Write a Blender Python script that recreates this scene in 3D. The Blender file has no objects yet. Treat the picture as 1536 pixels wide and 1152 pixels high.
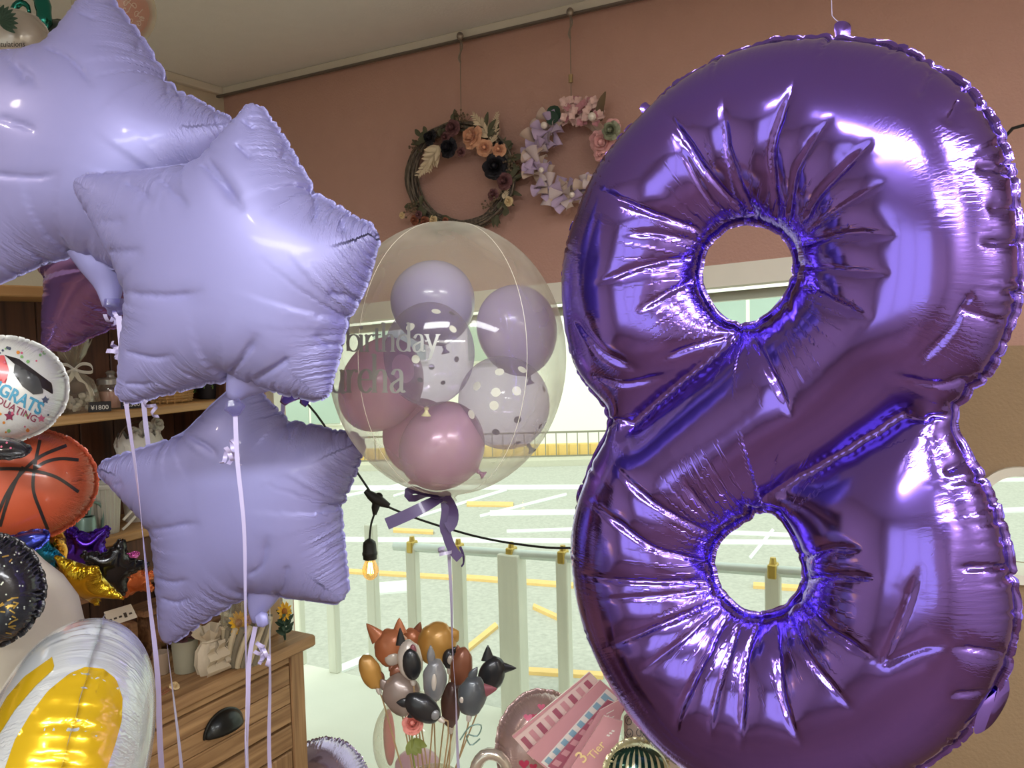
import bpy, bmesh, math, random
import numpy as np
from mathutils import Vector, Matrix, noise
from mathutils.geometry import delaunay_2d_cdt
PI = math.pi
rnd = random.Random(7)
SC = bpy.context.scene
COL = SC.collection
# ------------------------------------------------------------------ camera
F_PX = 1250.0
CAM = np.array([0.0, 0.0, 1.55])
PITCH, ROLL = math.radians(3.5), math.radians(-1.5)
cam_data = bpy.data.cameras.new('camera'); cam_data.sensor_width = 36.0; cam_data.lens = 36.0 * F_PX / 1536
cam_data.clip_start = 0.02; cam_data.clip_end = 200
cam = bpy.data.objects.new('camera', cam_data); COL.objects.link(cam)
cam.matrix_world = Matrix.Translation(Vector(CAM)) @ Matrix.Rotation(PI / 2 - PITCH, 4, 'X') @ Matrix.Rotation(ROLL, 4, 'Z')
SC.camera = cam
# ------------------------------------------------------------------ sky, exposure
SC.view_settings.view_transform = 'Standard'; SC.view_settings.look = 'None'
SC.view_settings.gamma = 1.0; SC.view_settings.use_curve_mapping = False
SC.view_settings.exposure = 0.0
world = bpy.data.worlds.new('world'); SC.world = world; world.use_nodes = True
wn = world.node_tree; wn.nodes.clear()
w_out = wn.nodes.new('ShaderNodeOutputWorld'); w_bg = wn.nodes.new('ShaderNodeBackground')
w_bg.inputs['Color'].default_value = (0.93, 1.0, 0.93, 1); w_bg.inputs['Strength'].default_value = 1.35
wn.links.new(w_bg.outputs[0], w_out.inputs[0])
# ------------------------------------------------------------------ sun
sd = bpy.data.lights.new('sun', 'SUN'); sd.energy = 2.2; sd.angle = math.radians(8); sd.color = (1, 0.98, 0.9)
sun = bpy.data.objects.new('sun', sd); COL.objects.link(sun)
sun.rotation_euler = (math.radians(38), math.radians(-18), 0)
# ------------------------------------------------------------------ room lamps (ceiling fittings of the shop, behind and above the camera)
def area(name, loc, target, size, energy, color=(1, 0.9, 0.78), size_y=None):
    d = bpy.data.lights.new(name, 'AREA'); d.energy = energy; d.color = color; d.size = size
    if size_y: d.shape = 'RECTANGLE'; d.size_y = size_y
    o = bpy.data.objects.new(name, d); COL.objects.link(o); o.location = loc
    o.rotation_euler = (Vector(target) - Vector(loc)).to_track_quat('-Z', 'Y').to_euler()
    return o
def spot(name, loc, target, energy, angle=70, radius=0.03, color=(1, 0.93, 0.84), blend=0.6):
    d = bpy.data.lights.new(name, 'SPOT'); d.energy = energy; d.color = color; d.spot_size = math.radians(angle)
    d.spot_blend = blend; d.shadow_soft_size = radius
    o = bpy.data.objects.new(name, d); COL.objects.link(o); o.location = loc
    o.rotation_euler = (Vector(target) - Vector(loc)).to_track_quat('-Z', 'Y').to_euler()
    return o
area('ceiling_panel_light', (-0.5, -0.5, 2.36), (-0.5, -0.5, 0), 1.2, 48, (0.97, 0.98, 1.0), 0.3)
area('ceiling_panel_light', (1.3, -0.3, 2.36), (1.3, -0.3, 0), 1.2, 34, (0.97, 0.98, 1.0), 0.3)
area('ceiling_panel_light', (0.6, -2.0, 2.36), (0.6, -2.0, 0), 1.2, 48, (0.97, 0.98, 1.0), 0.3)
spot('track_spot_light', (-0.75, 0.1, 2.32), (-0.45, 1.2, 1.45), 6)
spot('track_spot_light', (0.75, -0.35, 2.32), (0.55, 1.0, 1.4), 7)
spot('track_spot_light', (-1.35, 0.75, 2.32), (-0.75, 1.6, 1.2), 9, color=(1, 0.86, 0.7))
# ------------------------------------------------------------------ camera maths: a pixel of the photograph and a distance give a point in the shop
_x0 = np.array([1.0, 0, 0]); FW = np.array([0, math.cos(PITCH), -math.sin(PITCH)]); _y0 = np.cross(_x0, FW)
CX = math.cos(ROLL) * _x0 + math.sin(ROLL) * _y0
CY = -math.sin(ROLL) * _x0 + math.cos(ROLL) * _y0
def ray(px, py): return FW + CX * (px - 768) / F_PX + CY * (576 - py) / F_PX
def at(px, py, d): return CAM + ray(px, py) * d
def onz(px, py, z):
    r = ray(px, py); return CAM + r * (z - CAM[2]) / r[2]
def onpl(px, py, p0, n):
    r = ray(px, py); return CAM + r * (np.dot(np.array(p0) - CAM, n) / np.dot(r, n))
def V3(*a): return np.array(a, float)
def unit(v):
    v = np.array(v, float); return v / (np.linalg.norm(v) + 1e-12)
def smooth_loop(pts, step, closed=True):
    """Catmull-Rom through pts, resampled at even spacing."""
    P = np.array(pts, float); n = len(P); out = []
    rng = range(n) if closed else range(n - 1)
    for i in rng:
        if closed: a, b, c, d = P[(i-1) % n], P[i], P[(i+1) % n], P[(i+2) % n]
        else: a, b, c, d = P[max(i-1, 0)], P[i], P[i+1], P[min(i+2, n-1)]
        for t in np.linspace(0, 1, 24, endpoint=False):
            out.append(0.5 * ((2*b) + (-a+c)*t + (2*a-5*b+4*c-d)*t*t + (-a+3*b-3*c+d)*t**3))
    if not closed: out.append(P[-1])
    return resample(np.array(out), step, closed)
def resample(P, step, closed=True):
    Q = np.vstack([P, P[:1]]) if closed else P
    L = np.r_[0, np.cumsum(np.linalg.norm(np.diff(Q, axis=0), axis=1))]
    n = max(6, int(round(L[-1] / step)))
    t = np.linspace(0, L[-1], n, endpoint=False) if closed else np.linspace(0, L[-1], n + 1)
    return np.stack([np.interp(t, L, Q[:, k]) for k in range(Q.shape[1])], 1)
def area2(P): return 0.5 * np.sum(P[:, 0] * np.roll(P[:, 1], -1) - np.roll(P[:, 0], -1) * P[:, 1])
def offset_loop(P, d):
    """push a counter-clockwise loop outward by d"""
    t = np.roll(P, -2, axis=0) - np.roll(P, 2, axis=0)
    t /= np.linalg.norm(t, axis=1)[:, None] + 1e-12
    return P + np.stack([t[:, 1], -t[:, 0]], 1) * d
def grow_loop(P, d, h, n=8):
    """offset a loop in small smoothed steps, so that narrow notches close up instead of crossing"""
    for _ in range(n):
        P = resample(offset_loop(P, d / n), h)
        for _ in range(2): P = P * .5 + (np.roll(P, 1, 0) + np.roll(P, -1, 0)) * .25
    return P
def inside(loops, Q):
    r = np.zeros(len(Q), bool)
    for P in loops:
        x1, y1 = P[:, 0], P[:, 1]; x2, y2 = np.roll(x1, -1), np.roll(y1, -1)
        for k in range(0, len(Q), 4000):
            qx = Q[k:k+4000, 0][:, None]; qy = Q[k:k+4000, 1][:, None]
            c = ((y1 > qy) != (y2 > qy)) & (qx < (x2 - x1) * (qy - y1) / (y2 - y1 + 1e-15) + x1)
            r[k:k+4000] ^= (c.sum(1) % 2 == 1)
    return r
def bdist(loops, Q):
    B = np.vstack(loops); out = np.empty(len(Q))
    for k in range(0, len(Q), 3000):
        out[k:k+3000] = np.sqrt(((Q[k:k+3000, None, :] - B[None]) ** 2).sum(2).min(1))
    return out

def inflate(loops, h, steps=260, press=1.0, flat_z=0.02, crease=None, seed=1, comp=0.25, iters=6, smooth=1, sor=1.3, damp=.85):
    """Two flat sheets sealed along the loops, blown up: returns verts, tris, number of seam verts, seam loops (index lists)"""
    loops = [resample(np.array(l), h) for l in loops]
    loops = [l if (area2(l) > 0) == (i == 0) else l[::-1] for i, l in enumerate(loops)]
    lo = loops[0].min(0); hi = loops[0].max(0)
    xs = np.arange(lo[0], hi[0] + h, h); ys = np.arange(lo[1], hi[1] + h, h * 0.866)
    G = np.array([(x + (h * .5 if j % 2 else 0), y) for j, y in enumerate(ys) for x in xs])
    rs = np.random.RandomState(seed)
    G = G + rs.uniform(-.12, .12, G.shape) * h
    G = G[inside(loops, G)]; G = G[bdist(loops, G) > h * 0.62]
    nb = sum(len(l) for l in loops)
    V2 = np.vstack(loops + [G]); idx = []; edges = []; o = 0
    for l in loops:
        ii = list(range(o, o + len(l))); idx.append(ii)
        edges += [(ii[k], ii[(k+1) % len(ii)]) for k in range(len(ii))]; o += len(l)
    vo, _, fo, ov, _, _ = delaunay_2d_cdt([Vector(p) for p in V2], edges, [], 0, 1e-7)
    mp = [o_[0] if len(o_) else -1 for o_ in ov]
    T = np.array([[mp[i] for i in f] for f in fo if all(mp[i] >= 0 for i in f)])
    cen = V2[T].mean(1); T = T[inside(loops, cen)]
    a = V2[T]; ar = (a[:, 1, 0]-a[:, 0, 0])*(a[:, 2, 1]-a[:, 0, 1]) - (a[:, 1, 1]-a[:, 0, 1])*(a[:, 2, 0]-a[:, 0, 0])
    T[ar < 0] = T[ar < 0][:, ::-1]; T = T[np.abs(ar) > 1e-9]
    n = len(V2); ni = n - nb
    mapb = np.arange(n); mapb[nb:] += ni
    TB = mapb[T][:, ::-1]; TA = np.vstack([T, TB])
    X = np.zeros((n + ni, 3)); X[:n, :2] = V2; X[n:, :2] = V2[nb:]
    d = bdist(loops, V2[nb:]); z = flat_z * np.sqrt(np.minimum(d / flat_z, 1.5))
    X[nb:n, 2] = z + rs.uniform(-1, 1, ni) * h * .05; X[n:, 2] = -z
    E = np.vstack([TA[:, [0, 1]], TA[:, [1, 2]], TA[:, [2, 0]]]); E.sort(1); E = np.unique(E, axis=0)
    R2 = np.zeros((n + ni, 2)); R2[:n] = V2; R2[n:] = V2[nb:]
    L0 = np.linalg.norm(R2[E[:, 0]] - R2[E[:, 1]], axis=1)
    # across-edge pairs for mild bending stiffness
    N = len(X); deg = np.bincount(E.ravel(), minlength=N).astype(float); orphan = deg < 1; deg[orphan] = 1
    e0, e1 = E[:, 0], E[:, 1]
    cr = None
    if crease is not None:
        cr = []
        for (a0, a1, w, f) in crease:
            a0 = np.array(a0); a1 = np.array(a1); u = a1 - a0; L = np.linalg.norm(u); u /= L
            q = R2 - a0; s = q @ u; t = np.abs(q[:, 0] * u[1] - q[:, 1] * u[0])
            m = np.where((s > -w) & (s < L + w) & (t < w))[0]; cr.append((m, f + np.maximum(t[m] - .004, 0) * 1.6 + np.maximum(np.abs(s[m] - L / 2) - L / 2, 0) * 1.5))
    vel = np.zeros_like(X)
    k = press * h * 0.02
    for it in range(steps):
        A = X[TA]; nr = np.cross(A[:, 1] - A[:, 0], A[:, 2] - A[:, 0]) * (1.0 / (h * h))
        Fv = np.stack([np.bincount(TA.ravel(), np.repeat(nr[:, c], 3), minlength=N) for c in range(3)], 1)
        vel *= damp
        Y = X + vel + Fv * k * min(1, it / 30 + .2)
        for _ in range(iters):
            D = Y[e1] - Y[e0]; L = np.sqrt((D * D).sum(1)) + 1e-12
            c = (L - L0) / L; c = np.where(c > 0, c, c * comp)
            D *= (c * 0.5)[:, None]
            for q in range(3):
                Y[:, q] += (np.bincount(e0, D[:, q], minlength=N) - np.bincount(e1, D[:, q], minlength=N)) * (sor / deg)
        if cr:
            for m, f in cr: Y[m, 2] = np.clip(Y[m, 2], -f, f)
        vel = np.clip(Y - X, -h * .4, h * .4); X = Y
    for _ in range(smooth):
        S = np.stack([np.bincount(e0, X[e1, q], minlength=N) + np.bincount(e1, X[e0, q], minlength=N) for q in range(3)], 1) / deg[:, None]
        m = np.arange(N) >= nb
        X[m] = X[m] * .75 + S[m] * .25
    return X, TA, nb, idx, R2
# ------------------------------------------------------------------ objects
def tag(o, label=None, cat=None, group=None, kind=None):
    if label: o['label'] = label
    if cat: o['category'] = cat
    if group: o['group'] = group
    if kind: o['kind'] = kind
    return o
def thing(name, loc, label, cat, group=None):
    o = bpy.data.objects.new(name, None); COL.objects.link(o); o.empty_display_size = 0.02
    o.location = Vector(loc); return tag(o, label, cat, group)
def origin_of(o):
    v = Vector((0, 0, 0))
    while o is not None: v = v + o.location; o = o.parent
    return v
def mk(name, V, Fc, mat, parent=None, smooth=True, origin=None, mats=None, midx=None, auto=None):
    """one mesh object from world-space vertices"""
    V = np.asarray(V, float).reshape(-1, 3)
    if parent is not None: org = np.array(origin_of(parent)); loc = (0, 0, 0)
    else:
        org = np.array(origin) if origin is not None else (V.min(0) + V.max(0)) / 2; loc = org
    me = bpy.data.meshes.new(name)
    me.from_pydata((V - org).tolist(), [], [list(map(int, f)) for f in Fc])
    for m in (mats or [mat]): me.materials.append(m)
    if midx is not None: me.polygons.foreach_set('material_index', midx)
    if smooth:
        me.polygons.foreach_set('use_smooth', [True] * len(me.polygons))
        if auto: me.set_sharp_from_angle(angle=math.radians(auto))
    me.update()
    o = bpy.data.objects.new(name, me); COL.objects.link(o); o.location = loc
    if parent is not None: o.parent = parent
    return o
def copy_tree(o, parent=None):
    c = o.copy(); COL.objects.link(c)
    if parent is not None: c.parent = parent
    for ch in [x for x in bpy.data.objects if x.parent == o]: copy_tree(ch, c)
    return c
class MB:
    def __init__(s): s.v = []; s.f = []; s.m = []; s.cm = 0
    def add(s, V, Fc):
        o = len(s.v); s.v += [tuple(p) for p in np.asarray(V, float).reshape(-1, 3)]
        s.f += [tuple(int(i) + o for i in f) for f in Fc]; s.m += [s.cm] * len(Fc); return s
    def box(s, c, ax, ay, az, sx, sy, sz, bev=0.0):
        """box centred at c with half-free sizes along three axes, edges bevelled"""
        c = np.array(c, float); A = np.array([ax, ay, az], float); S = np.array([sx, sy, sz]) / 2
        b = min(bev, S.min() * .45)
        if b <= 0:
            V = [c + (A.T @ (S * np.array(k))) for k in ((-1,-1,-1),(1,-1,-1),(1,1,-1),(-1,1,-1),(-1,-1,1),(1,-1,1),(1,1,1),(-1,1,1))]
            return s.add(V, [(0,3,2,1),(4,5,6,7),(0,1,5,4),(1,2,6,5),(2,3,7,6),(3,0,4,7)])
        V = []; 
        for k in range(8):
            g = np.array([1 if k & 1 else -1, 1 if k & 2 else -1, 1 if k & 4 else -1])
            for a in range(3):
                q = S * g - b * g; q[a] = S[a] * g[a]; V.append(c + A.T @ q)
        Fc = []
        i = lambda k, a: k * 3 + a
        for a in range(3):
            b1, c1 = (a + 1) % 3, (a + 2) % 3
            for sg in (0, 1):
                base = (sg << a); q = [base, base | (1 << b1), base | (1 << b1) | (1 << c1), base | (1 << c1)]
                f = [i(k, a) for k in q]; Fc.append(f if sg else f[::-1])
        for a in range(3):
            b1, c1 = (a + 1) % 3, (a + 2) % 3
            for sb in (0, 1):
                for sc in (0, 1):
                    k0 = (sb << b1) | (sc << c1); k1 = k0 | (1 << a)
                    f = [i(k0, b1), i(k1, b1), i(k1, c1), i(k0, c1)]; Fc.append(f if (sb ^ sc) else f[::-1])
        for k in range(8):
            f = [i(k, 0), i(k, 1), i(k, 2)]; par = bin(k).count('1') % 2
            Fc.append(f if par else f[::-1])
        return s.add(V, Fc)
    def tube(s, P, r, seg=8, cap=True, flat=None):
        P = np.array(P, float); n = len(P); r = np.ones(n) * r if np.isscalar(r) else np.array(r, float)
        T = np.gradient(P, axis=0); T /= np.linalg.norm(T, axis=1)[:, None] + 1e-12
        up = V3(0, 0, 1) if abs(T[0][2]) < .9 else V3(1, 0, 0)
        a = unit(np.cross(T[0], up)); V = []
        for k in range(n):
            a = unit(a - T[k] * np.dot(a, T[k])); b = np.cross(T[k], a)
            for q in range(seg):
                t = 2 * PI * q / seg; V.append(P[k] + a * math.cos(t) * r[k] + b * math.sin(t) * r[k] * (flat or 1))
        Fc = [(k*seg+q, k*seg+(q+1) % seg, (k+1)*seg+(q+1) % seg, (k+1)*seg+q) for k in range(n-1) for q in range(seg)]
        if cap: Fc += [tuple(range(seg))[::-1], tuple((n-1)*seg + q for q in range(seg))]
        return s.add(V, Fc)
    def lathe(s, o, axis, prof, seg=24, cap=False, ref=None):
        """prof = [(radius, height along axis)]"""
        o = np.array(o, float); w = unit(axis); rf = ref if ref is not None else (V3(0, 0, 1) if abs(w[2]) < .9 else V3(1, 0, 0))
        a = unit(np.cross(rf, w)); b = np.cross(w, a); V = []; n = len(prof)
        for (r, h) in prof:
            for q in range(seg):
                t = 2 * PI * q / seg; V.append(o + w * h + (a * math.cos(t) + b * math.sin(t)) * max(r, 1e-5))
        Fc = [(k*seg+q, k*seg+(q+1) % seg, (k+1)*seg+(q+1) % seg, (k+1)*seg+q) for k in range(n-1) for q in range(seg)]
        if cap: Fc += [tuple(range(seg))[::-1], tuple((n-1)*seg + q for q in range(seg))]
        return s.add(V, Fc)
    def blob(s, c, rx, ry=None, rz=None, A=None, seg=12, rings=8, wob=0.0, seed=0):
        ry = ry or rx; rz = rz or rx; c = np.array(c, float); A = np.eye(3) if A is None else np.array(A, float)
        V = []; Fc = []
        for i in range(1, rings):
            ph = PI * i / rings
            for q in range(seg):
                t = 2 * PI * q / seg; d = np.array([math.sin(ph)*math.cos(t), math.sin(ph)*math.sin(t), math.cos(ph)])
                k = 1 + wob * noise.noise(Vector(d * 2.1) + Vector((seed * 3.7, seed, 0)))
                V.append(c + A.T @ (d * np.array([rx, ry, rz]) * k))
        V.append(c + A.T @ np.array([0, 0, rz])); V.append(c - A.T @ np.array([0, 0, rz]))
        for i in range(rings - 2):
            for q in range(seg): Fc.append((i*seg+q, (i+1)*seg+q, (i+1)*seg+(q+1) % seg, i*seg+(q+1) % seg))
        N = len(V)
        for q in range(seg):
            Fc.append((N-2, q, (q+1) % seg)); Fc.append((N-1, (rings-2)*seg+(q+1) % seg, (rings-2)*seg+q))
        return s.add(V, Fc)
    def strip(s, P, W, th=0.0):
        """ribbon: centre points P, half-width vectors W, thickness th"""
        P = np.array(P, float); W = np.array(W, float); n = len(P)
        if th <= 0:
            V = np.stack([P - W, P + W], 1).reshape(-1, 3)
            return s.add(V, [(2*k, 2*k+1, 2*k+3, 2*k+2) for k in range(n-1)])
        T = np.gradient(P, axis=0); N = np.cross(T, W); N /= np.linalg.norm(N, axis=1)[:, None] + 1e-12; N *= th / 2
        V = np.stack([P - W - N, P + W - N, P + W + N, P - W + N], 1).reshape(-1, 3); Fc = []
        for k in range(n - 1):
            for q in range(4): Fc.append((4*k+q, 4*k+(q+1) % 4, 4*k+4+(q+1) % 4, 4*k+4+q))
        Fc += [(3, 2, 1, 0), (4*n-4, 4*n-3, 4*n-2, 4*n-1)]
        return s.add(V, Fc)
    def prism(s, poly, o, ax, ay, depth):
        """poly in 2d, extruded along ax x ay by depth (centred)"""
        o = np.array(o, float); ax = np.array(ax, float); ay = np.array(ay, float); w = unit(np.cross(ax, ay)); n = len(poly)
        V = [o + ax*x + ay*y - w*depth/2 for x, y in poly] + [o + ax*x + ay*y + w*depth/2 for x, y in poly]
        return s.add(V, [tuple(range(n))[::-1], tuple(range(n, 2*n))] + [(k, (k+1) % n, n+(k+1) % n, n+k) for k in range(n)])
    def build(s, name, mat, parent=None, smooth=True, auto=35, origin=None, mats=None):
        return mk(name, s.v, s.f, mat, parent, smooth, origin, mats=mats, midx=s.m if mats else None, auto=auto)

# ------------------------------------------------------------------ materials
def srgb(r, g=None, b=None):
    if g is None: r, g, b = r
    f = lambda c: ((c/255) / 12.92) if c/255 <= .04045 else (((c/255) + .055) / 1.055) ** 2.4
    return (f(r), f(g), f(b), 1)
_mc = {}
def mat(name, color, rough=0.5, metal=0.0, coat=0.0, spec=None, var=0.08, vscale=20.0, bump=0.0, bscale=80.0, emit=None, estr=0.0,
        trans=0.0, sheen=0.0, stretch=None, alpha=1.0, ior=None, sss=0.0):
    """procedural principled material with a little noise in colour, optional noise relief"""
    if name in _mc: return _mc[name]
    m = bpy.data.materials.new(name); m.use_nodes = True; nt = m.node_tree; b = nt.nodes['Principled BSDF']
    c = srgb(*color)
    tc = nt.nodes.new('ShaderNodeTexCoord'); mp = nt.nodes.new('ShaderNodeMapping'); nt.links.new(tc.outputs['Object'], mp.inputs[0])
    if stretch: mp.inputs['Scale'].default_value = stretch
    nz = nt.nodes.new('ShaderNodeTexNoise'); nz.inputs['Scale'].default_value = vscale; nz.inputs['Detail'].default_value = 4
    nt.links.new(mp.outputs[0], nz.inputs['Vector'])
    mx = nt.nodes.new('ShaderNodeMix'); mx.data_type = 'RGBA'
    mx.inputs[6].default_value = tuple(max(0, x * (1 - var)) for x in c[:3]) + (1,)
    mx.inputs[7].default_value = tuple(min(1, x * (1 + var)) for x in c[:3]) + (1,)
    nt.links.new(nz.outputs['Fac'], mx.inputs[0]); nt.links.new(mx.outputs[2], b.inputs['Base Color'])
    b.inputs['Roughness'].default_value = rough; b.inputs['Metallic'].default_value = metal; b.inputs['Coat Weight'].default_value = coat
    b.inputs['Coat Roughness'].default_value = 0.08
    if spec is not None: b.inputs['Specular IOR Level'].default_value = spec
    if ior: b.inputs['IOR'].default_value = ior
    b.inputs['Transmission Weight'].default_value = trans; b.inputs['Sheen Weight'].default_value = sheen; b.inputs['Alpha'].default_value = alpha
    if sss: b.inputs['Subsurface Weight'].default_value = sss; b.inputs['Subsurface Radius'].default_value = (.02, .015, .02)
    if bump:
        n2 = nt.nodes.new('ShaderNodeTexNoise'); n2.inputs['Scale'].default_value = bscale; n2.inputs['Detail'].default_value = 5
        nt.links.new(mp.outputs[0], n2.inputs['Vector'])
        bp = nt.nodes.new('ShaderNodeBump'); bp.inputs['Strength'].default_value = bump; bp.inputs['Distance'].default_value = 0.004
        nt.links.new(n2.outputs['Fac'], bp.inputs['Height']); nt.links.new(bp.outputs[0], b.inputs['Normal'])
    if emit: b.inputs['Emission Color'].default_value = srgb(*emit); b.inputs['Emission Strength'].default_value = estr
    _mc[name] = m; return m
def wood_mat(name, c1, c2, direction=(1, 0, 0), scale=6.0, rough=0.6, bump=0.25):
    """timber: noise stretched along the grain"""
    if name in _mc: return _mc[name]
    m = bpy.data.materials.new(name); m.use_nodes = True; nt = m.node_tree; b = nt.nodes['Principled BSDF']
    tc = nt.nodes.new('ShaderNodeTexCoord'); mp = nt.nodes.new('ShaderNodeMapping')
    d = Vector(direction).normalized(); q = d.rotation_difference(Vector((1, 0, 0)))
    mp.vector_type = 'TEXTURE'; mp.inputs['Rotation'].default_value = q.inverted().to_euler()
    nt.links.new(tc.outputs['Object'], mp.inputs[0])
    m2 = nt.nodes.new('ShaderNodeMapping'); m2.inputs['Scale'].default_value = (1.2, 22, 22); nt.links.new(mp.outputs[0], m2.inputs[0])
    nz = nt.nodes.new('ShaderNodeTexNoise'); nz.inputs['Scale'].default_value = scale * .45; nz.inputs['Detail'].default_value = 8; nz.inputs['Distortion'].default_value = .8
    nt.links.new(m2.outputs[0], nz.inputs['Vector'])
    cr = nt.nodes.new('ShaderNodeValToRGB'); cr.color_ramp.elements[0].position = .32; cr.color_ramp.elements[1].position = .68
    cr.color_ramp.elements[0].color = srgb(*c2); cr.color_ramp.elements[1].color = srgb(*c1)
    nt.links.new(nz.outputs['Fac'], cr.inputs[0]); nt.links.new(cr.outputs[0], b.inputs['Base Color'])
    bp = nt.nodes.new('ShaderNodeBump'); bp.inputs['Strength'].default_value = bump; bp.inputs['Distance'].default_value = 0.003
    nt.links.new(nz.outputs['Fac'], bp.inputs['Height']); nt.links.new(bp.outputs[0], b.inputs['Normal'])
    b.inputs['Roughness'].default_value = rough; _mc[name] = m; return m
def film_mat(name, tint=(255, 255, 255), gloss=0.12, haze=0.12, hazecol=(240, 240, 230), rough=0.03):
    """thin clear film: see-through, with rim reflections and a little milkiness"""
    if name in _mc: return _mc[name]
    m = bpy.data.materials.new(name); m.use_nodes = True; nt = m.node_tree; nt.nodes.clear()
    out = nt.nodes.new('ShaderNodeOutputMaterial'); tr = nt.nodes.new('ShaderNodeBsdfTransparent'); tr.inputs[0].default_value = srgb(*tint)
    gl = nt.nodes.new('ShaderNodeBsdfGlossy'); gl.inputs['Roughness'].default_value = rough
    df = nt.nodes.new('ShaderNodeBsdfTranslucent'); df.inputs[0].default_value = srgb(*hazecol)
    dd = nt.nodes.new('ShaderNodeBsdfDiffuse'); dd.inputs[0].default_value = srgb(*hazecol)
    mh = nt.nodes.new('ShaderNodeMixShader'); mh.inputs[0].default_value = .5; nt.links.new(df.outputs[0], mh.inputs[1]); nt.links.new(dd.outputs[0], mh.inputs[2])
    lw = nt.nodes.new('ShaderNodeLayerWeight'); lw.inputs[0].default_value = .35
    tcn = nt.nodes.new('ShaderNodeTexCoord'); nz = nt.nodes.new('ShaderNodeTexNoise'); nz.inputs['Scale'].default_value = 14; nt.links.new(tcn.outputs['Object'], nz.inputs['Vector'])
    mu = nt.nodes.new('ShaderNodeMath'); mu.operation = 'MULTIPLY'; nt.links.new(lw.outputs['Facing'], mu.inputs[0])
    m0 = nt.nodes.new('ShaderNodeMath'); m0.operation = 'MULTIPLY'; m0.inputs[1].default_value = haze * 2.4; nt.links.new(nz.outputs['Fac'], m0.inputs[0])
    nt.links.new(m0.outputs[0], mu.inputs[1])
    ad = nt.nodes.new('ShaderNodeMath'); ad.operation = 'ADD'; ad.use_clamp = True; ad.inputs[1].default_value = haze * .25; nt.links.new(mu.outputs[0], ad.inputs[0])
    mx = nt.nodes.new('ShaderNodeMixShader'); nt.links.new(ad.outputs[0], mx.inputs[0]); nt.links.new(tr.outputs[0], mx.inputs[1]); nt.links.new(mh.outputs[0], mx.inputs[2])
    fr = nt.nodes.new('ShaderNodeMath'); fr.operation = 'MULTIPLY_ADD'; fr.inputs[1].default_value = gloss * 1.6; fr.inputs[2].default_value = gloss * .22; fr.use_clamp = True
    pw = nt.nodes.new('ShaderNodeMath'); pw.operation = 'POWER'; pw.inputs[1].default_value = 2.5; nt.links.new(lw.outputs['Facing'], pw.inputs[0]); nt.links.new(pw.outputs[0], fr.inputs[0])
    m2 = nt.nodes.new('ShaderNodeMixShader'); nt.links.new(fr.outputs[0], m2.inputs[0]); nt.links.new(mx.outputs[0], m2.inputs[1]); nt.links.new(gl.outputs[0], m2.inputs[2])
    nt.links.new(m2.outputs[0], out.inputs[0]); _mc[name] = m; return m
def foil_mat(name, color, rough=0.14, metal=0.95, coat=0.3, ribs=0.35, fine=900.0, var=0.05, spec=.5, outer=1.0):
    """balloon foil; ribs run across the seam, from attributes 's' (along seam) and 'd' (distance from seam)"""
    if name in _mc: return _mc[name]
    m = mat(name, color, rough, metal, coat, var=var, vscale=6, spec=spec); nt = m.node_tree; b = nt.nodes['Principled BSDF']
    a = nt.nodes.new('ShaderNodeAttribute'); a.attribute_name = 'seam_s'; d = nt.nodes.new('ShaderNodeAttribute'); d.attribute_name = 'seam_d'
    cb = nt.nodes.new('ShaderNodeCombineXYZ'); nt.links.new(a.outputs['Fac'], cb.inputs[0]); 
    ms = nt.nodes.new('ShaderNodeMath'); ms.operation = 'MULTIPLY'; ms.inputs[1].default_value = .07; nt.links.new(d.outputs['Fac'], ms.inputs[0]); nt.links.new(ms.outputs[0], cb.inputs[1])
    nz = nt.nodes.new('ShaderNodeTexNoise'); nz.inputs['Scale'].default_value = fine / 4; nz.inputs['Detail'].default_value = 2; nt.links.new(cb.outputs[0], nz.inputs['Vector'])
    n2 = nt.nodes.new('ShaderNodeTexNoise'); n2.inputs['Scale'].default_value = 9; nt.links.new([n for n in nt.nodes if n.type == 'TEX_COORD'][0].outputs['Object'], n2.inputs['Vector'])
    rp = nt.nodes.new('ShaderNodeMapRange'); rp.inputs[1].default_value = .36; rp.inputs[2].default_value = .58; nt.links.new(n2.outputs['Fac'], rp.inputs[0])
    fd = nt.nodes.new('ShaderNodeMapRange'); fd.inputs[1].default_value = .95; fd.inputs[2].default_value = .55
    rt = nt.nodes.new('ShaderNodeAttribute'); rt.attribute_name = 'seam_r'; nt.links.new(rt.outputs['Fac'], fd.inputs[0])
    mm = nt.nodes.new('ShaderNodeMath'); mm.operation = 'MULTIPLY'; nt.links.new(fd.outputs[0], mm.inputs[0]); nt.links.new(rp.outputs[0], mm.inputs[1])
    m3 = nt.nodes.new('ShaderNodeMath'); m3.operation = 'MULTIPLY'; nt.links.new(mm.outputs[0], m3.inputs[0]); m3.inputs[1].default_value = ribs
    if outer < 1:      # the long outer seam is smoother than the gathered edges round the holes
        gt = nt.nodes.new('ShaderNodeMapRange'); gt.inputs[1].default_value = 6; gt.inputs[2].default_value = 8; gt.inputs[3].default_value = outer; nt.links.new(a.outputs['Fac'], gt.inputs[0])
        m4 = nt.nodes.new('ShaderNodeMath'); m4.operation = 'MULTIPLY'; nt.links.new(m3.outputs[0], m4.inputs[0]); nt.links.new(gt.outputs[0], m4.inputs[1]); m3 = m4
    bp = nt.nodes.new('ShaderNodeBump'); bp.inputs['Distance'].default_value = 0.0035; nt.links.new(nz.outputs['Fac'], bp.inputs['Height']); nt.links.new(m3.outputs[0], bp.inputs['Strength'])
    nt.links.new(bp.outputs[0], b.inputs['Normal']); return m
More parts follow.
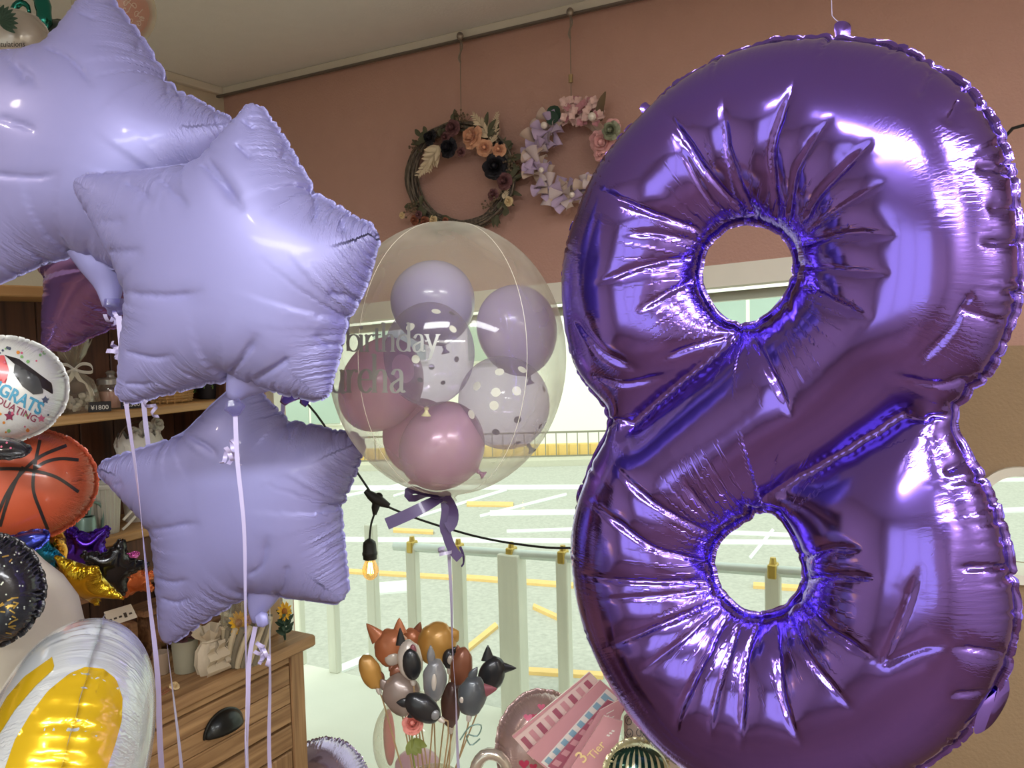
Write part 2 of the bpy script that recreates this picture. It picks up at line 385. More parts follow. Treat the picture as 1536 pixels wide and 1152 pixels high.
# ------------------------------------------------------------------ the room
K0 = at(335, 135, 2.9); CEIL = K0[2]
_k2 = onz(870, 8, CEIL); U = unit(_k2 - K0); NB = V3(-U[1], U[0], 0)     # along the back wall, and out through it
VV = -NB                                                                  # into the room along the left wall
Z = V3(0, 0, 1)
def rm(u, v, z): return V3(K0[0], K0[1], 0) + U * u + VV * v + Z * z
def wall_uz(px, py):
    q = onpl(px, py, K0, NB); return float(np.dot(q - K0, U)), float(q[2])
RU, RV, TH = 4.2, 5.2, 0.14
m_pink = mat('dusty_pink_wall_paint', (192, 152, 138), 0.85, bump=0.5, bscale=160, var=.04)
m_tan = mat('tan_wall_paint', (160, 136, 106), 0.85, bump=0.5, bscale=140, var=.05)
m_beige = mat('beige_wall_paint', (204, 192, 170), 0.85, bump=0.4, bscale=160, var=.05)
m_ceil = mat('off_white_ceiling_paint', (238, 236, 232), 0.9, bump=0.3, bscale=120, var=.03)
m_trim = mat('cream_painted_trim', (214, 206, 190), 0.5, var=.03)
m_floor = wood_mat('floor_boards', (128, 98, 72), (92, 68, 50), tuple(U), 5)
m_white = mat('white_painted_frame', (236, 234, 220), 0.45, var=.03)
# window opening: left/right edges and sloping head follow the photograph
u0 = wall_uz(384, 600)[0]; u1 = wall_uz(1296, 700)[0]
hA = wall_uz(515, 459); hB = wall_uz(1190, 385)
def head(u): return hA[1] + (hB[1] - hA[1]) * (u - hA[0]) / (hB[0] - hA[0])
oc = wall_uz(1556, 785); o_w, o_h, o_r = wall_uz(1640, 785)[0] - wall_uz(1470, 785)[0], 0.232, 0.075
SPL = wall_uz(1400, 520)[1]
def wall_slab(polys, name, m, kind='structure'):
    mb = MB()
    for p in polys:
        n = len(p)
        V = [rm(u, 0, z) for u, z in p] + [rm(u, -TH, z) for u, z in p]
        mb.add(V, [tuple(range(n)), tuple(range(n, 2*n))[::-1]] + [(k, n+k, n+(k+1) % n, (k+1) % n) for k in range(n)])
    return tag(mb.build(name, m, smooth=False), kind=kind)
wall_slab([[(0, 0), (u0, 0), (u0, CEIL), (0, CEIL)], [(u0, head(u0)), (u1, head(u1)), (u1, CEIL), (u0, CEIL)], [(u1, SPL), (RU, SPL), (RU, CEIL), (u1, CEIL)]], 'wall_back', m_pink)
# lower right of the back wall: tan, with the rounded window cut through it
ow, oh = o_w / 2, o_h / 2; ocu, ocz = wall_uz(1470, 785)[0] + ow, wall_uz(1500, 785)[1]
def rrect(cx, cy, hw, hh, r, n=10):
    out = []
    for k, (sx, sy) in enumerate(((1, 1), (-1, 1), (-1, -1), (1, -1))):
        for q in range(n + 1):
            t = PI / 2 * (k + q / n); out.append((cx + sx * (hw - r) + r * math.cos(t), cy + sy * (hh - r) + r * math.sin(t)))
    return out
hole = rrect(ocu, ocz, ow, oh, o_r); cutL, cutR = ocu - ow - .03, ocu + ow + .03; cT, cB = ocz + oh + .03, ocz - oh - .03
ring_out = []
for (x, y) in hole:
    dx, dy = x - ocu, y - ocz; s = min((ow + .03) / (abs(dx) + 1e-9), (oh + .03) / (abs(dy) + 1e-9)); ring_out.append((ocu + dx * s, ocz + dy * s))
nn = len(hole)
polys = [[hole[k], ring_out[k], ring_out[(k+1) % nn], hole[(k+1) % nn]] for k in range(nn)]
polys += [[(u1, 0), (cutL, 0), (cutL, SPL), (u1, SPL)], [(cutR, 0), (RU, 0), (RU, SPL), (cutR, SPL)], [(cutL, 0), (cutR, 0), (cutR, cB), (cutL, cB)], [(cutL, cT), (cutR, cT), (cutR, SPL), (cutL, SPL)]]
wall_slab(polys, 'wall_back_lower', m_tan)
def slab(name, c, sx, sy, sz, m):
    return tag(MB().box(c, U, VV, Z, sx, sy, sz).build(name, m, smooth=False), kind='structure')
slab('wall_left', rm(-.07, RV/2, CEIL/2), .14, RV + .28, CEIL, m_beige)
slab('wall_right', rm(RU + .07, RV/2, CEIL/2), .14, RV + .28, CEIL, m_beige)
mb = MB()
for (a, b, z0, z1) in ((0, .5, 0, CEIL), (3.3, RU, 0, CEIL), (.5, 3.3, 2.15, CEIL), (.5, 3.3, 0, .5)): mb.box(rm((a+b)/2, RV + .07, (z0+z1)/2), U, VV, Z, b - a, .14, z1 - z0)
tag(mb.build('wall_rear', m_beige, smooth=False), kind='structure')
w3 = thing('added_rear_window', rm(1.9, RV + .07, .5), None, None); tag(w3, kind='structure')  # unseen rear window, added so daylight brightens the room behind the camera
for a in (.53, 1.45, 2.35, 3.27): MB().box(rm(a, RV + .05, 1.325), U, VV, Z, .06, .07, 1.65, .004).build('window_frame', m_white, w3, smooth=False)
for z in (.53, 2.12): MB().box(rm(1.9, RV + .05, z), U, VV, Z, 2.8, .07, .06, .004).build('window_frame', m_white, w3, smooth=False)
slab('floor', rm(RU/2, RV/2, -.05), RU + .28, RV + .28, .1, m_floor)
slab('ceiling', rm(RU/2, RV/2, CEIL + .05), RU + .28, RV + .28, .1, m_ceil)
for i, (c, sx, sy) in enumerate(((rm(RU/2, .012, CEIL - .013), RU, .024), (rm(.012, RV/2, CEIL - .013), .024, RV))):
    tag(MB().box(c, U, VV, Z, sx, sy, .026, .003).build('trim_%d' % (i + 1), m_trim, smooth=False), kind='structure')
mb = MB(); mb.box(rm(RU/2, .028, CEIL - .030), U, VV, Z, RU, .012, .007, .001)
tag(mb.build('trim_3', mat('picture_rail_metal', (120, 112, 104), .4, .6), smooth=False), kind='structure')
# the shop window
w1 = thing('window_1', rm((u0+u1)/2, -.06, .0), None, None); tag(w1, kind='structure')
def wbar(name, ua, ub, za, zb, dep=.05, v=-.07, zb2=None, za2=None):
    mb = MB(); za2 = za if za2 is None else za2; zb2 = zb if zb2 is None else zb2
    P = [(ua, za), (ub, za2), (ub, zb2), (ua, zb)]
    V = [rm(a, v + dep/2, b) for a, b in P] + [rm(a, v - dep/2, b) for a, b in P]
    mb.add(V, [(0,1,2,3), (7,6,5,4), (0,4,5,1), (1,5,6,2), (2,6,7,3), (3,7,4,0)])
    return mb.build(name, m_white, w1, smooth=False)
hd = head
wbar('window_frame', u0, u1, hd(u0) - .055, hd(u0), .09, -.04, hd(u1), hd(u1) - .055)
wbar('window_frame', u0, u1, hd(u0) - .088, hd(u0) - .064, .05, -.10, hd(u1) - .064, hd(u1) - .088)
wbar('window_frame', u0, u0 + .04, .04, hd(u0) - .055); wbar('window_frame', u1 - .04, u1, .04, hd(u1) - .055)
wbar('window_sill', u0, u1, 0, .04, .14, -.07)
gm = film_mat('window_glass', (244, 250, 246), .05, .01)
mb = MB(); mb.add([rm(u0+.04, -.075, .04), rm(u1-.04, -.075, .04), rm(u1-.04, -.075, hd(u1)-.06), rm(u0+.04, -.075, hd(u0)-.06)], [(0,1,2,3)])
mb.build('pane', gm, w1, smooth=False)
# small rounded window
w2 = thing('window_2', rm(ocu, -.05, ocz), None, None); tag(w2, kind='structure')
mb = MB(); a = rrect(ocu, ocz, ow + .012, oh + .012, o_r + .012); b_ = rrect(ocu, ocz, ow - .008, oh - .008, o_r - .008)
V = []; 
for (x, y), (x2, y2) in zip(a, b_): V += [rm(x, .001, y), rm(x, .016, y), rm(x2, .012, y2), rm(x2, -.10, y2)]
Fc = [(4*k+q, 4*k+q+1, 4*((k+1) % nn)+q+1, 4*((k+1) % nn)+q) for k in range(nn) for q in range(3)]
mb.add(V, Fc); mb.build('window_frame', m_white, w2, auto=40)
mb = MB(); mb.add([rm(x, -.07, y) for x, y in hole], [tuple(range(nn))]); mb.build('pane', gm, w2, smooth=False)

# ------------------------------------------------------------------ outside
ZS = -0.9
m_road = mat('asphalt', (176, 178, 168), .9, var=.30, vscale=26, bump=.8, bscale=90)
m_conc = mat('pale_concrete', (232, 234, 222), .85, var=.06, vscale=4, bump=.2)
m_mark = mat('white_road_paint', (222, 228, 224), .7, var=.04, vscale=30)
m_yel = mat('yellow_road_paint', (224, 190, 122), .7, var=.12, vscale=20)
road = MB().box((3, 14, ZS - .1), (1,0,0), (0,1,0), (0,0,1), 60, 28, .2).build('road', m_road, smooth=False); tag(road, kind='structure')
_mk_h = .003
def ground_quad(P, m, name='road_marking'):
    q = [onz(x, y, ZS) for x, y in P]; n = len(q)
    mb = MB(); global _mk_h; _mk_h += .0012; V = [p + Z * _mk_h for p in q] + [p - Z * .01 for p in q]
    f = tuple(range(n)); a = sum(q[i][0]*q[(i+1) % n][1] - q[(i+1) % n][0]*q[i][1] for i in range(n))
    Fc = [f, tuple(range(n, 2*n))[::-1]] + [(k, n+k, n+(k+1) % n, (k+1) % n) for k in range(n)]
    if a < 0: Fc = [g[::-1] for g in Fc]
    mb.add(V, Fc); mb.build(name, m, road, smooth=False)
def line(x1, y1, x2, y2, w, m=None):
    d = unit((x2 - x1, y2 - y1)); n = V3(-d[1], d[0])[:2] * w / 2 if False else np.array([-d[1], d[0]]) * w / 2
    ground_quad([(x1-n[0], y1-n[1]), (x2-n[0], y2-n[1]), (x2+n[0], y2+n[1]), (x1+n[0], y1+n[1])], m or m_mark)
for a in ((300, 733, 1000, 730, 7), (735, 770, 1500, 760, 8), (300, 808, 1500, 816, 7), (1040, 797, 1185, 803, 6), (1060, 803, 1120, 752, 5), (1125, 838, 1160, 795, 5),
          (720, 775, 850, 742, 4), (630, 775, 760, 735, 4), (760, 798, 1000, 790, 4), (590, 745, 690, 715, 3), (445, 760, 640, 720, 4),
          (500, 1010, 560, 985, 10), (560, 885, 620, 880, 16), (1280, 780, 1560, 764, 6), (1300, 725, 1560, 720, 4)): line(*a)
for a in ((700, 757, 770, 758, 6), (500, 857, 680, 868, 5), (700, 868, 860, 880, 6), (690, 985, 745, 940, 7), (775, 1008, 905, 1016, 7), (1130, 880, 1290, 890, 6), (440, 765, 500, 768, 5), (800, 912, 850, 935, 5), (590, 797, 650, 800, 4)): line(*a, m_yel)
# terrace with its railing
gate_n = unit(NB + V3(0, .35, 0)); RB0 = onz(470, 1000, 0.0); RB1 = onz(800, 1075, 0.0)
tm = MB(); A_ = rm(-3, -.14, 0); B_ = rm(5, -.14, 0); rdir = unit(RB1 - RB0); C_ = RB1 + rdir * 4; D_ = RB0 - rdir * 4
Vt = [A_, B_, C_ + V3(0, .02, 0), D_]; tm.add([p for p in Vt] + [p - Z * 1.0 for p in Vt], [(0,1,2,3)[::-1], (4,5,6,7), (0,1,5,4), (1,2,6,5), (2,3,7,6), (3,0,4,7)])
terrace = tag(tm.build('terrace', m_conc, smooth=False), kind='structure')
m_galv = mat('galvanised_steel', (216, 226, 222), .35, .3, var=.1); m_post = mat('weathered_pale_post', (222, 224, 210), .7, var=.12, vscale=30, stretch=(1, 1, .15))
m_brass = mat('brass_bracket', (206, 178, 96), .35, .7)
rl = thing('railing', (RB0 + RB1)/2, 'pale galvanised railing with spaced posts outside the shop window', 'railing')
pn = unit(np.cross(rdir, Z))
def onr(px, py): return onpl(px, py, RB0 + pn * .0, pn)
top1 = onr(592, 819); top2 = onr(850, 836)
top2 = top1 + (top2 - top1); far = top1 + (top2 - top1) * 4
mb = MB(); mb.tube([top1, far], .019, 14); mb.build('top_rail', m_galv, rl)
for i, px in enumerate((447, 499, 560, 621, 690, 769, 846, 940, 1045, 1160, 1285)):
    py = 818 + (px - 590) * .066 if px > 585 else 800
    g = onr(px, 900); wd = .05 if px != 769 else .095
    g0 = V3(g[0], g[1], 0); ztop = onr(px, py)[2] + (.0 if px > 585 else .04)
    mb = MB(); mb.box(g0 + Z * (ztop/2), rdir, pn, Z, wd, wd * .8, ztop, .004); o = mb.build('post', m_post, rl, smooth=False)
    if px > 585:
        mb = MB(); t = V3(g[0], g[1], ztop + .0); mb.box(t + Z * .0 - pn * 0, rdir, pn, Z, .03, .05, .05, .004); mb.tube([t + Z*.02, t + Z*.045], [.014, .010], 8); mb.build('bracket', m_brass, rl)
# far side: low wall with fence, pale building
far_y = float(onz(850, 692, ZS)[1]); m_ywall = mat('ochre_plinth_paint', (232, 198, 120), .8, var=.06)
tag(MB().box((3, far_y - .3, ZS + .05), (1,0,0), (0,1,0), (0,0,1), 60, .5, .12, 0).build('kerb', mat('grey_kerb', (190, 190, 172), .8), smooth=False), kind='structure')
zy = float(at(850, 667, far_y / ray(850, 667)[1])[2]); zy0 = ZS + .08
tag(MB().box((3, far_y + .12, (zy + ZS) / 2), (1,0,0), (0,1,0), (0,0,1), 60, .2, zy - ZS, 0).build('plinth_wall', m_ywall, smooth=False), kind='structure')
fn = thing('street_fence', (2, far_y - .1, ZS), 'long grey fence of thin upright bars in front of the yellow plinth across the road', 'fence')
zt = float(at(850, 647, far_y / ray(850, 647)[1])[2])
m_bar = mat('grey_fence_steel', (140, 138, 120), .5, .3)
for zz in (zt, ZS + .12): MB().box((3, far_y - .1, zz), (1,0,0), (0,1,0), (0,0,1), 26, .03, .035).build('rail', m_bar, fn, smooth=False)
proto = None
for k in range(130):
    x = -10 + k * .2
    if proto is None:
        proto = MB().box((x, far_y - .1, (zt + ZS) / 2), (1,0,0), (0,1,0), (0,0,1), .018, .018, zt - ZS).build('bar', m_bar, fn, smooth=False)
    else:
        c = proto.copy(); COL.objects.link(c); c.parent = fn; c.location = (k * .2, 0, 0)
bld = thing('street_building', (2, far_y + 3, ZS), 'long white building with ochre plinth and pale windows across the road', 'building')
by = far_y + 1.2; m_bw = mat('white_render', (244, 246, 236), .8, var=.03, vscale=1); m_bg = mat('pale_green_glass', (176, 196, 184), .15, .2, var=.1, vscale=2)
MB().box((3, by + 3, ZS + 4.2), (1,0,0), (0,1,0), (0,0,1), 60, 6, 8.4).build('wall', m_bw, bld, smooth=False)
def bwin(px1, py1, px2, py2):
    q1 = at(px1, py2, by / ray(px1, py2)[1]); q2 = at(px2, py1, by / ray(px2, py1)[1]); c = (q1 + q2) / 2; w, h = q2[0]-q1[0], q2[2]-q1[2]
    f = MB().box((c[0], by - .03, c[2]), (1,0,0), (0,1,0), (0,0,1), w, .1, h, .01).build('window', m_bw, bld, smooth=False)
    for s in (-1, 1): MB().box((c[0] + s*w*.245, by - .09, c[2]), (1,0,0), (0,1,0), (0,0,1), w*.45, .03, h*.88).build('pane', m_bg, f, smooth=False)
for a in ((250, 560, 370, 640), (420, 580, 512, 640), (560, 480, 640, 545), (700, 480, 800, 545), (1040, 432, 1200, 520), (1330, 440, 1500, 530)): bwin(*a)
# ------------------------------------------------------------------ foil balloons, blown up from two flat sheets
def frame(az, tilt=0.0, roll=0.0):
    """balloon plane: az turns the face towards the left (degrees), tilt leans the top back; returns e1 (right), e2 (up), n (towards the viewer)"""
    a = math.radians(az); t = math.radians(tilt); r = math.radians(roll)
    e1 = V3(math.cos(a), -math.sin(a), 0); n = V3(-math.sin(a), -math.cos(a), 0); e2 = V3(0, 0, 1)
    e2, n = e2 * math.cos(t) - n * math.sin(t), n * math.cos(t) + e2 * math.sin(t)
    e1, e2 = e1 * math.cos(r) + e2 * math.sin(r), -e1 * math.sin(r) + e2 * math.cos(r)
    return e1, e2, n
def to_plane(P, P0, fr):
    e1, e2, n = fr; out = []
    for p in P:
        q = onpl(p[0], p[1], P0, n) - P0; out.append((q @ e1, q @ e2))
    return np.array(out)
def warp(src, dst, Q):
    """thin-plate warp taking src points to dst points"""
    def K(A, B):
        r2 = ((A[:, None] - B[None]) ** 2).sum(2) + 1e-12; return r2 * np.log(r2) * .5
    n = len(src); P = np.c_[np.ones(n), src]; A = np.zeros((n+3, n+3)); A[:n, :n] = K(src, src) + np.eye(n) * 1e-6; A[:n, n:] = P; A[n:, :n] = P.T
    W = np.linalg.solve(A, np.vstack([dst, np.zeros((3, 2))]))
    return K(Q, src) @ W[:n] + np.c_[np.ones(len(Q)), Q] @ W[n:]
def seam_coords(R2, nb, idx):
    B = R2[:nb]; S = np.zeros(nb); o = 0
    for k, ii in enumerate(idx):
        L = np.r_[0, np.cumsum(np.linalg.norm(np.diff(B[ii], axis=0), axis=1))]; S[ii] = L + k * 10
    s = np.empty(len(R2)); d = np.empty(len(R2))
    for k in range(0, len(R2), 3000):
        D = ((R2[k:k+3000, None] - B[None]) ** 2).sum(2); j = D.argmin(1); s[k:k+3000] = S[j]; d[k:k+3000] = np.sqrt(D.min(1))
    return s, d
def vnormals(X, T):
    A = X[T]; f = np.cross(A[:, 1] - A[:, 0], A[:, 2] - A[:, 0]); N = np.stack([np.bincount(T.ravel(), np.repeat(f[:, c], 3), minlength=len(X)) for c in range(3)], 1)
    return N / (np.linalg.norm(N, axis=1)[:, None] + 1e-12)
def subdivide(X, T, nb, idx, R2):
    """split every triangle in four, keep the seam first, soften the new points"""
    N = len(X); E = np.vstack([T[:, [0, 1]], T[:, [1, 2]], T[:, [2, 0]]]); Es = np.sort(E, 1)
    key = Es[:, 0].astype(np.int64) * N + Es[:, 1]; uq, inv = np.unique(key, return_inverse=True); ea, eb = uq // N, uq % N
    nx = {}
    for ii in idx:
        for k in range(len(ii)):
            a, b = ii[k], ii[(k+1) % len(ii)]; nx[(min(a, b), max(a, b))] = 1
    isb = np.array([(int(a), int(b)) in nx for a, b in zip(ea, eb)])
    order = np.r_[np.where(isb)[0], np.where(~isb)[0]]; nbe = int(isb.sum()); pos = np.empty(len(uq), int)
    # new numbering: old seam, new seam, old inner, new inner
    pos[order[:nbe]] = nb + np.arange(nbe); old = np.r_[np.arange(nb), nb + nbe + np.arange(N - nb)]
    pos[order[nbe:]] = nbe + N + np.arange(len(uq) - nbe)
    M = len(uq) + N; Y = np.zeros((M, 3)); Q = np.zeros((M, 2)); Nn = vnormals(X, T)
    Y[old] = X; Q[old] = R2; mid = (X[ea] + X[eb]) / 2
    # lift mid points on to the curved surface
    d = X[eb] - X[ea]; lift = ((Nn[eb] - Nn[ea]) * d).sum(1) / 8
    nn = Nn[ea] + Nn[eb]; nn /= np.linalg.norm(nn, axis=1)[:, None] + 1e-9; lift[isb] = 0
    Y[pos] = mid + nn * lift[:, None]; Q[pos] = (R2[ea] + R2[eb]) / 2
    n3 = len(T); e01, e12, e20 = pos[inv[:n3]], pos[inv[n3:2*n3]], pos[inv[2*n3:]]; a, b, c = old[T[:, 0]], old[T[:, 1]], old[T[:, 2]]
    T2 = np.vstack([np.c_[a, e01, e20], np.c_[b, e12, e01], np.c_[c, e20, e12], np.c_[e01, e12, e20]])
    lut = {(int(x), int(y)): int(p) for x, y, p in zip(ea[isb], eb[isb], pos[isb])}; idx2 = []
    for ii in idx:
        o = []
        for k in range(len(ii)):
            u, v = ii[k], ii[(k+1) % len(ii)]; o += [int(old[u]), lut[(min(u, v), max(u, v))]]
        idx2.append(o)
    return Y, T2, nb + nbe, idx2, Q
def proj(W):
    v = W - CAM; d = v @ FW; return np.stack([768 + F_PX * (v @ CX) / d, 576 - F_PX * (v @ CY) / d], 1)
def pucker(W, T, nb, idx, R2, half, per_m=60, amp=.0016, lens=(.02, .06), wid=(.0022, .0045), seed=1, front_lines=None, big=(.0045, .0045), extra=None, scallop=.0016):
    """creases: random short ones running in from the seam, and long ones laid where the photograph has them"""
    rs = np.random.RandomState(seed); s, d = seam_coords(R2, nb, idx); N = vnormals(W, T); D = np.zeros(len(W))
    loops = [(s[ii].min(), s[ii].max()) for ii in idx]; side = np.sign((N @ unit(CAM - W.mean(0)))); side[side == 0] = 1
    for (a, b) in loops:
        n = int((b - a) * per_m)
        for _ in range(n):
            c = rs.uniform(a, b); L = rs.uniform(*lens); w = rs.uniform(*wid); A = amp * rs.uniform(.4, 1.3) * (.6 if a > 5 else 1); sd = rs.choice([-1, 1]); drift = rs.uniform(-.25, .25)
            m = np.where((np.abs(s - c) < .03) & (d < L * 1.6))[0]; m = m[side[m] == sd]
            if len(m) == 0: continue
            t = (s[m] - c - drift * d[m]) / w; g = np.exp(-(d[m] / L) ** 2 * 1.5)
            D[m] += A * g * (-np.exp(-t * t) + .5 * np.exp(-(np.abs(t) - 2) ** 2))
    for (c, L, w, A) in (extra or []):
        m = np.where((np.abs(s - c) < .03) & (d < L * 1.6))[0]; m = m[side[m] > 0]
        t = (s[m] - c) / w; D[m] += A * np.exp(-(d[m] / L) ** 2 * 1.3) * (-np.exp(-t * t) + .45 * np.exp(-(np.abs(t) - 2) ** 2))
    if front_lines:
        P = proj(W); k = (np.linalg.norm(W - CAM, axis=1) / F_PX)
        for ln in front_lines:
            A, w = big; pts = ln
            if not hasattr(ln[0], '__len__'): A, w = big[0] * ln[0], big[1] * ln[1]; pts = ln[2]
            Q = smooth_loop(pts, 3, False) if len(pts) > 2 else resample(np.array(pts, float), 3, False)
            # a little unevenness so the fold is not ruler-straight
            nrm = np.roll(Q, -1, 0) - Q; nrm[-1] = nrm[-2]; nrm /= np.linalg.norm(nrm, axis=1)[:, None] + 1e-9
            Q = Q + np.stack([-nrm[:, 1], nrm[:, 0]], 1) * (np.cumsum(rs.normal(0, .25, len(Q))) * .8)[:, None]
            lo, hi = Q.min(0) - 50, Q.max(0) + 50
            m = np.where((side > 0) & (P[:, 0] > lo[0]) & (P[:, 0] < hi[0]) & (P[:, 1] > lo[1]) & (P[:, 1] < hi[1]))[0]
            if len(m) == 0: continue
            D2 = ((P[m, None] - Q[None]) ** 2).sum(2); j = D2.argmin(1); dist = np.sqrt(D2.min(1)) * k[m]; u = j / (len(Q) - 1)
            tp = np.clip(np.minimum(u * 3, (1 - u) * 9 + .5), 0, 1) ** 1.3; t = dist / (w * (.55 + .6 * np.clip(1 - u, 0, 1)))
            
            D[m] += A * tp * (-np.exp(-t * t) * .8 - .42 * np.exp(-(t / 4.5) ** 2))
    W = W + N * D[:, None]
    # gathered, scalloped seam
    for li, ii in enumerate(idx):
        if li: scallop = scallop * .3
        B = W[ii]; n = len(ii); t = np.roll(B, -1, 0) - np.roll(B, 1, 0); t /= np.linalg.norm(t, axis=1)[:, None] + 1e-9
        ctr = B.mean(0); nr = unit(np.cross(B[0] - ctr, B[n // 4] - ctr)); w = np.cross(t, nr); ss = s[ii]
        f = np.array([noise.noise(Vector((x * 20, seed, 0))) + .35 * abs(noise.noise(Vector((x * 60, 5, seed)))) for x in ss])
        W[ii] = B - w * (scallop * 2 * f)[:, None] + nr * (scallop * 1.2 * np.roll(f, 7))[:, None]
    return W
def foil_mesh(name, X, T, nb, idx, R2, m, parent, half, flange=.007, level=0, pucker=.0012, mats=None, fcol=None):
    s, d = seam_coords(R2, nb, idx)
    V = [X]; Fc = [T]; ss = [s]; dd = [d]; o = len(X)
    ctr = X[idx[0]].mean(0)
    nrm = unit(sum(np.cross(X[idx[0]][k] - ctr, X[idx[0]][(k+1) % len(idx[0])] - ctr) for k in range(len(idx[0]))))
    for ii in idx:
        B = X[ii]; n = len(ii); t = np.roll(B, -1, axis=0) - np.roll(B, 1, axis=0); t /= np.linalg.norm(t, axis=1)[:, None] + 1e-12
        w = np.cross(t, nrm); w = (w + np.roll(w, 1, 0) + np.roll(w, -1, 0)) / 3
        O = B + w * flange + nrm * (np.sin(np.arange(n) * .5) * pucker)[:, None]
        V.append(O); ss.append(s[ii]); dd.append(-np.ones(n) * flange)
        Fc.append(np.array([(ii[k], o + k, ii[(k+1) % n]) for k in range(n)])); Fc.append(np.array([(ii[(k+1) % n], o + k, o + (k+1) % n) for k in range(n)])); o += n
    V = np.vstack(V); Fc = np.vstack(Fc)
    ob = mk(name, V, Fc, m, parent)
    me = ob.data
    for an, arr in (('seam_s', np.concatenate(ss)), ('seam_d', np.concatenate(dd)), ('seam_r', np.clip(np.concatenate(dd) / half, 0, 1))):
        at_ = me.attributes.new(an, 'FLOAT', 'POINT'); at_.data.foreach_set('value', arr.astype(np.float32))
    if level:
        sm = ob.modifiers.new('subdivision', 'SUBSURF'); sm.levels = 0; sm.render_levels = level
    return ob
def put(X, P0, fr): return P0 + X[:, :1] * fr[0] + X[:, 1:2] * fr[1] + X[:, 2:3] * fr[2]
# --- the number eight
fr8 = frame(34); P8 = at(1190, 620, 1.0)
OUT8 = [(1265,62),(1350,78),(1430,122),(1480,175),(1510,240),(1527,330),(1530,400),(1518,470),(1488,540),(1440,590),(1383,628),(1430,655),(1480,735),(1508,820),(1522,900),(1518,960),(1490,1030),(1440,1100),(1370,1150),(1280,1182),(1180,1192),(1080,1172),(995,1118),(940,1048),(892,960),(868,870),(866,780),(886,710),(912,668),(937,640),(892,590),(862,530),(850,450),(856,370),(884,290),(918,230),(972,170),(1032,120),(1105,82),(1180,64)]
HOLE8 = [[(1120,330),(1165,342),(1190,372),(1194,410),(1180,448),(1150,478),(1108,500),(1078,475),(1056,440),(1049,405),(1058,370),(1086,342)],
         [(1150,760),(1180,783),(1203,830),(1206,870),(1193,903),(1160,922),(1120,917),(1087,893),(1069,860),(1070,825),(1087,797),(1115,778)]]
def sim_eight(h=.006):
    o = to_plane(OUT8, P8, fr8); H = [to_plane(p, P8, fr8) for p in HOLE8]
    O = smooth_loop(o, h); O = O if area2(O) > 0 else O[::-1]
    HH = [smooth_loop(p, h) for p in H]; HH = [p if area2(p) < 0 else p[::-1] for p in HH]
    tgt = [O] + HH
    flat = [grow_loop(O, .030, h)] + [grow_loop(p, .010, h, 4) for p in HH]
    w = to_plane([(937,640), (1108,500), (1383,628), (1150,760)], P8, fr8)
    cr = [(w[0], w[1], .032, .012), (w[2], w[3], .032, .012)]
    X, T, nb, idx, R2 = inflate(flat, h, steps=380, press=.03, flat_z=.035, crease=cr, comp=.12, iters=7)
    # bring the seam back on the outline seen in the photograph
    src = []; dst = []
    for k, ii in enumerate(idx):
        B = X[ii][:, :2]; Tt = tgt[k]; step = 14 if k == 0 else 8
        # nearest outward correspondences
        for j in range(0, len(ii), step):
            q = B[max(0, j-3):j+4].mean(0); D = ((Tt - q) ** 2).sum(1); src.append(q); dst.append(Tt[D.argmin()])
    src = np.array(src); dst = np.array(dst); X[:, :2] = warp(src, dst, X[:, :2])
    return X, T, nb, idx, R2
m_eight = foil_mat('purple_metallic_foil', (138, 110, 222), .14, 1.0, .3, ribs=1.0, outer=.22)
X, T, nb, idx, R2 = sim_eight()
eight = thing('number_balloon', put(X, P8, fr8).mean(0), 'giant shiny purple foil balloon shaped like the numeral eight', 'balloon')
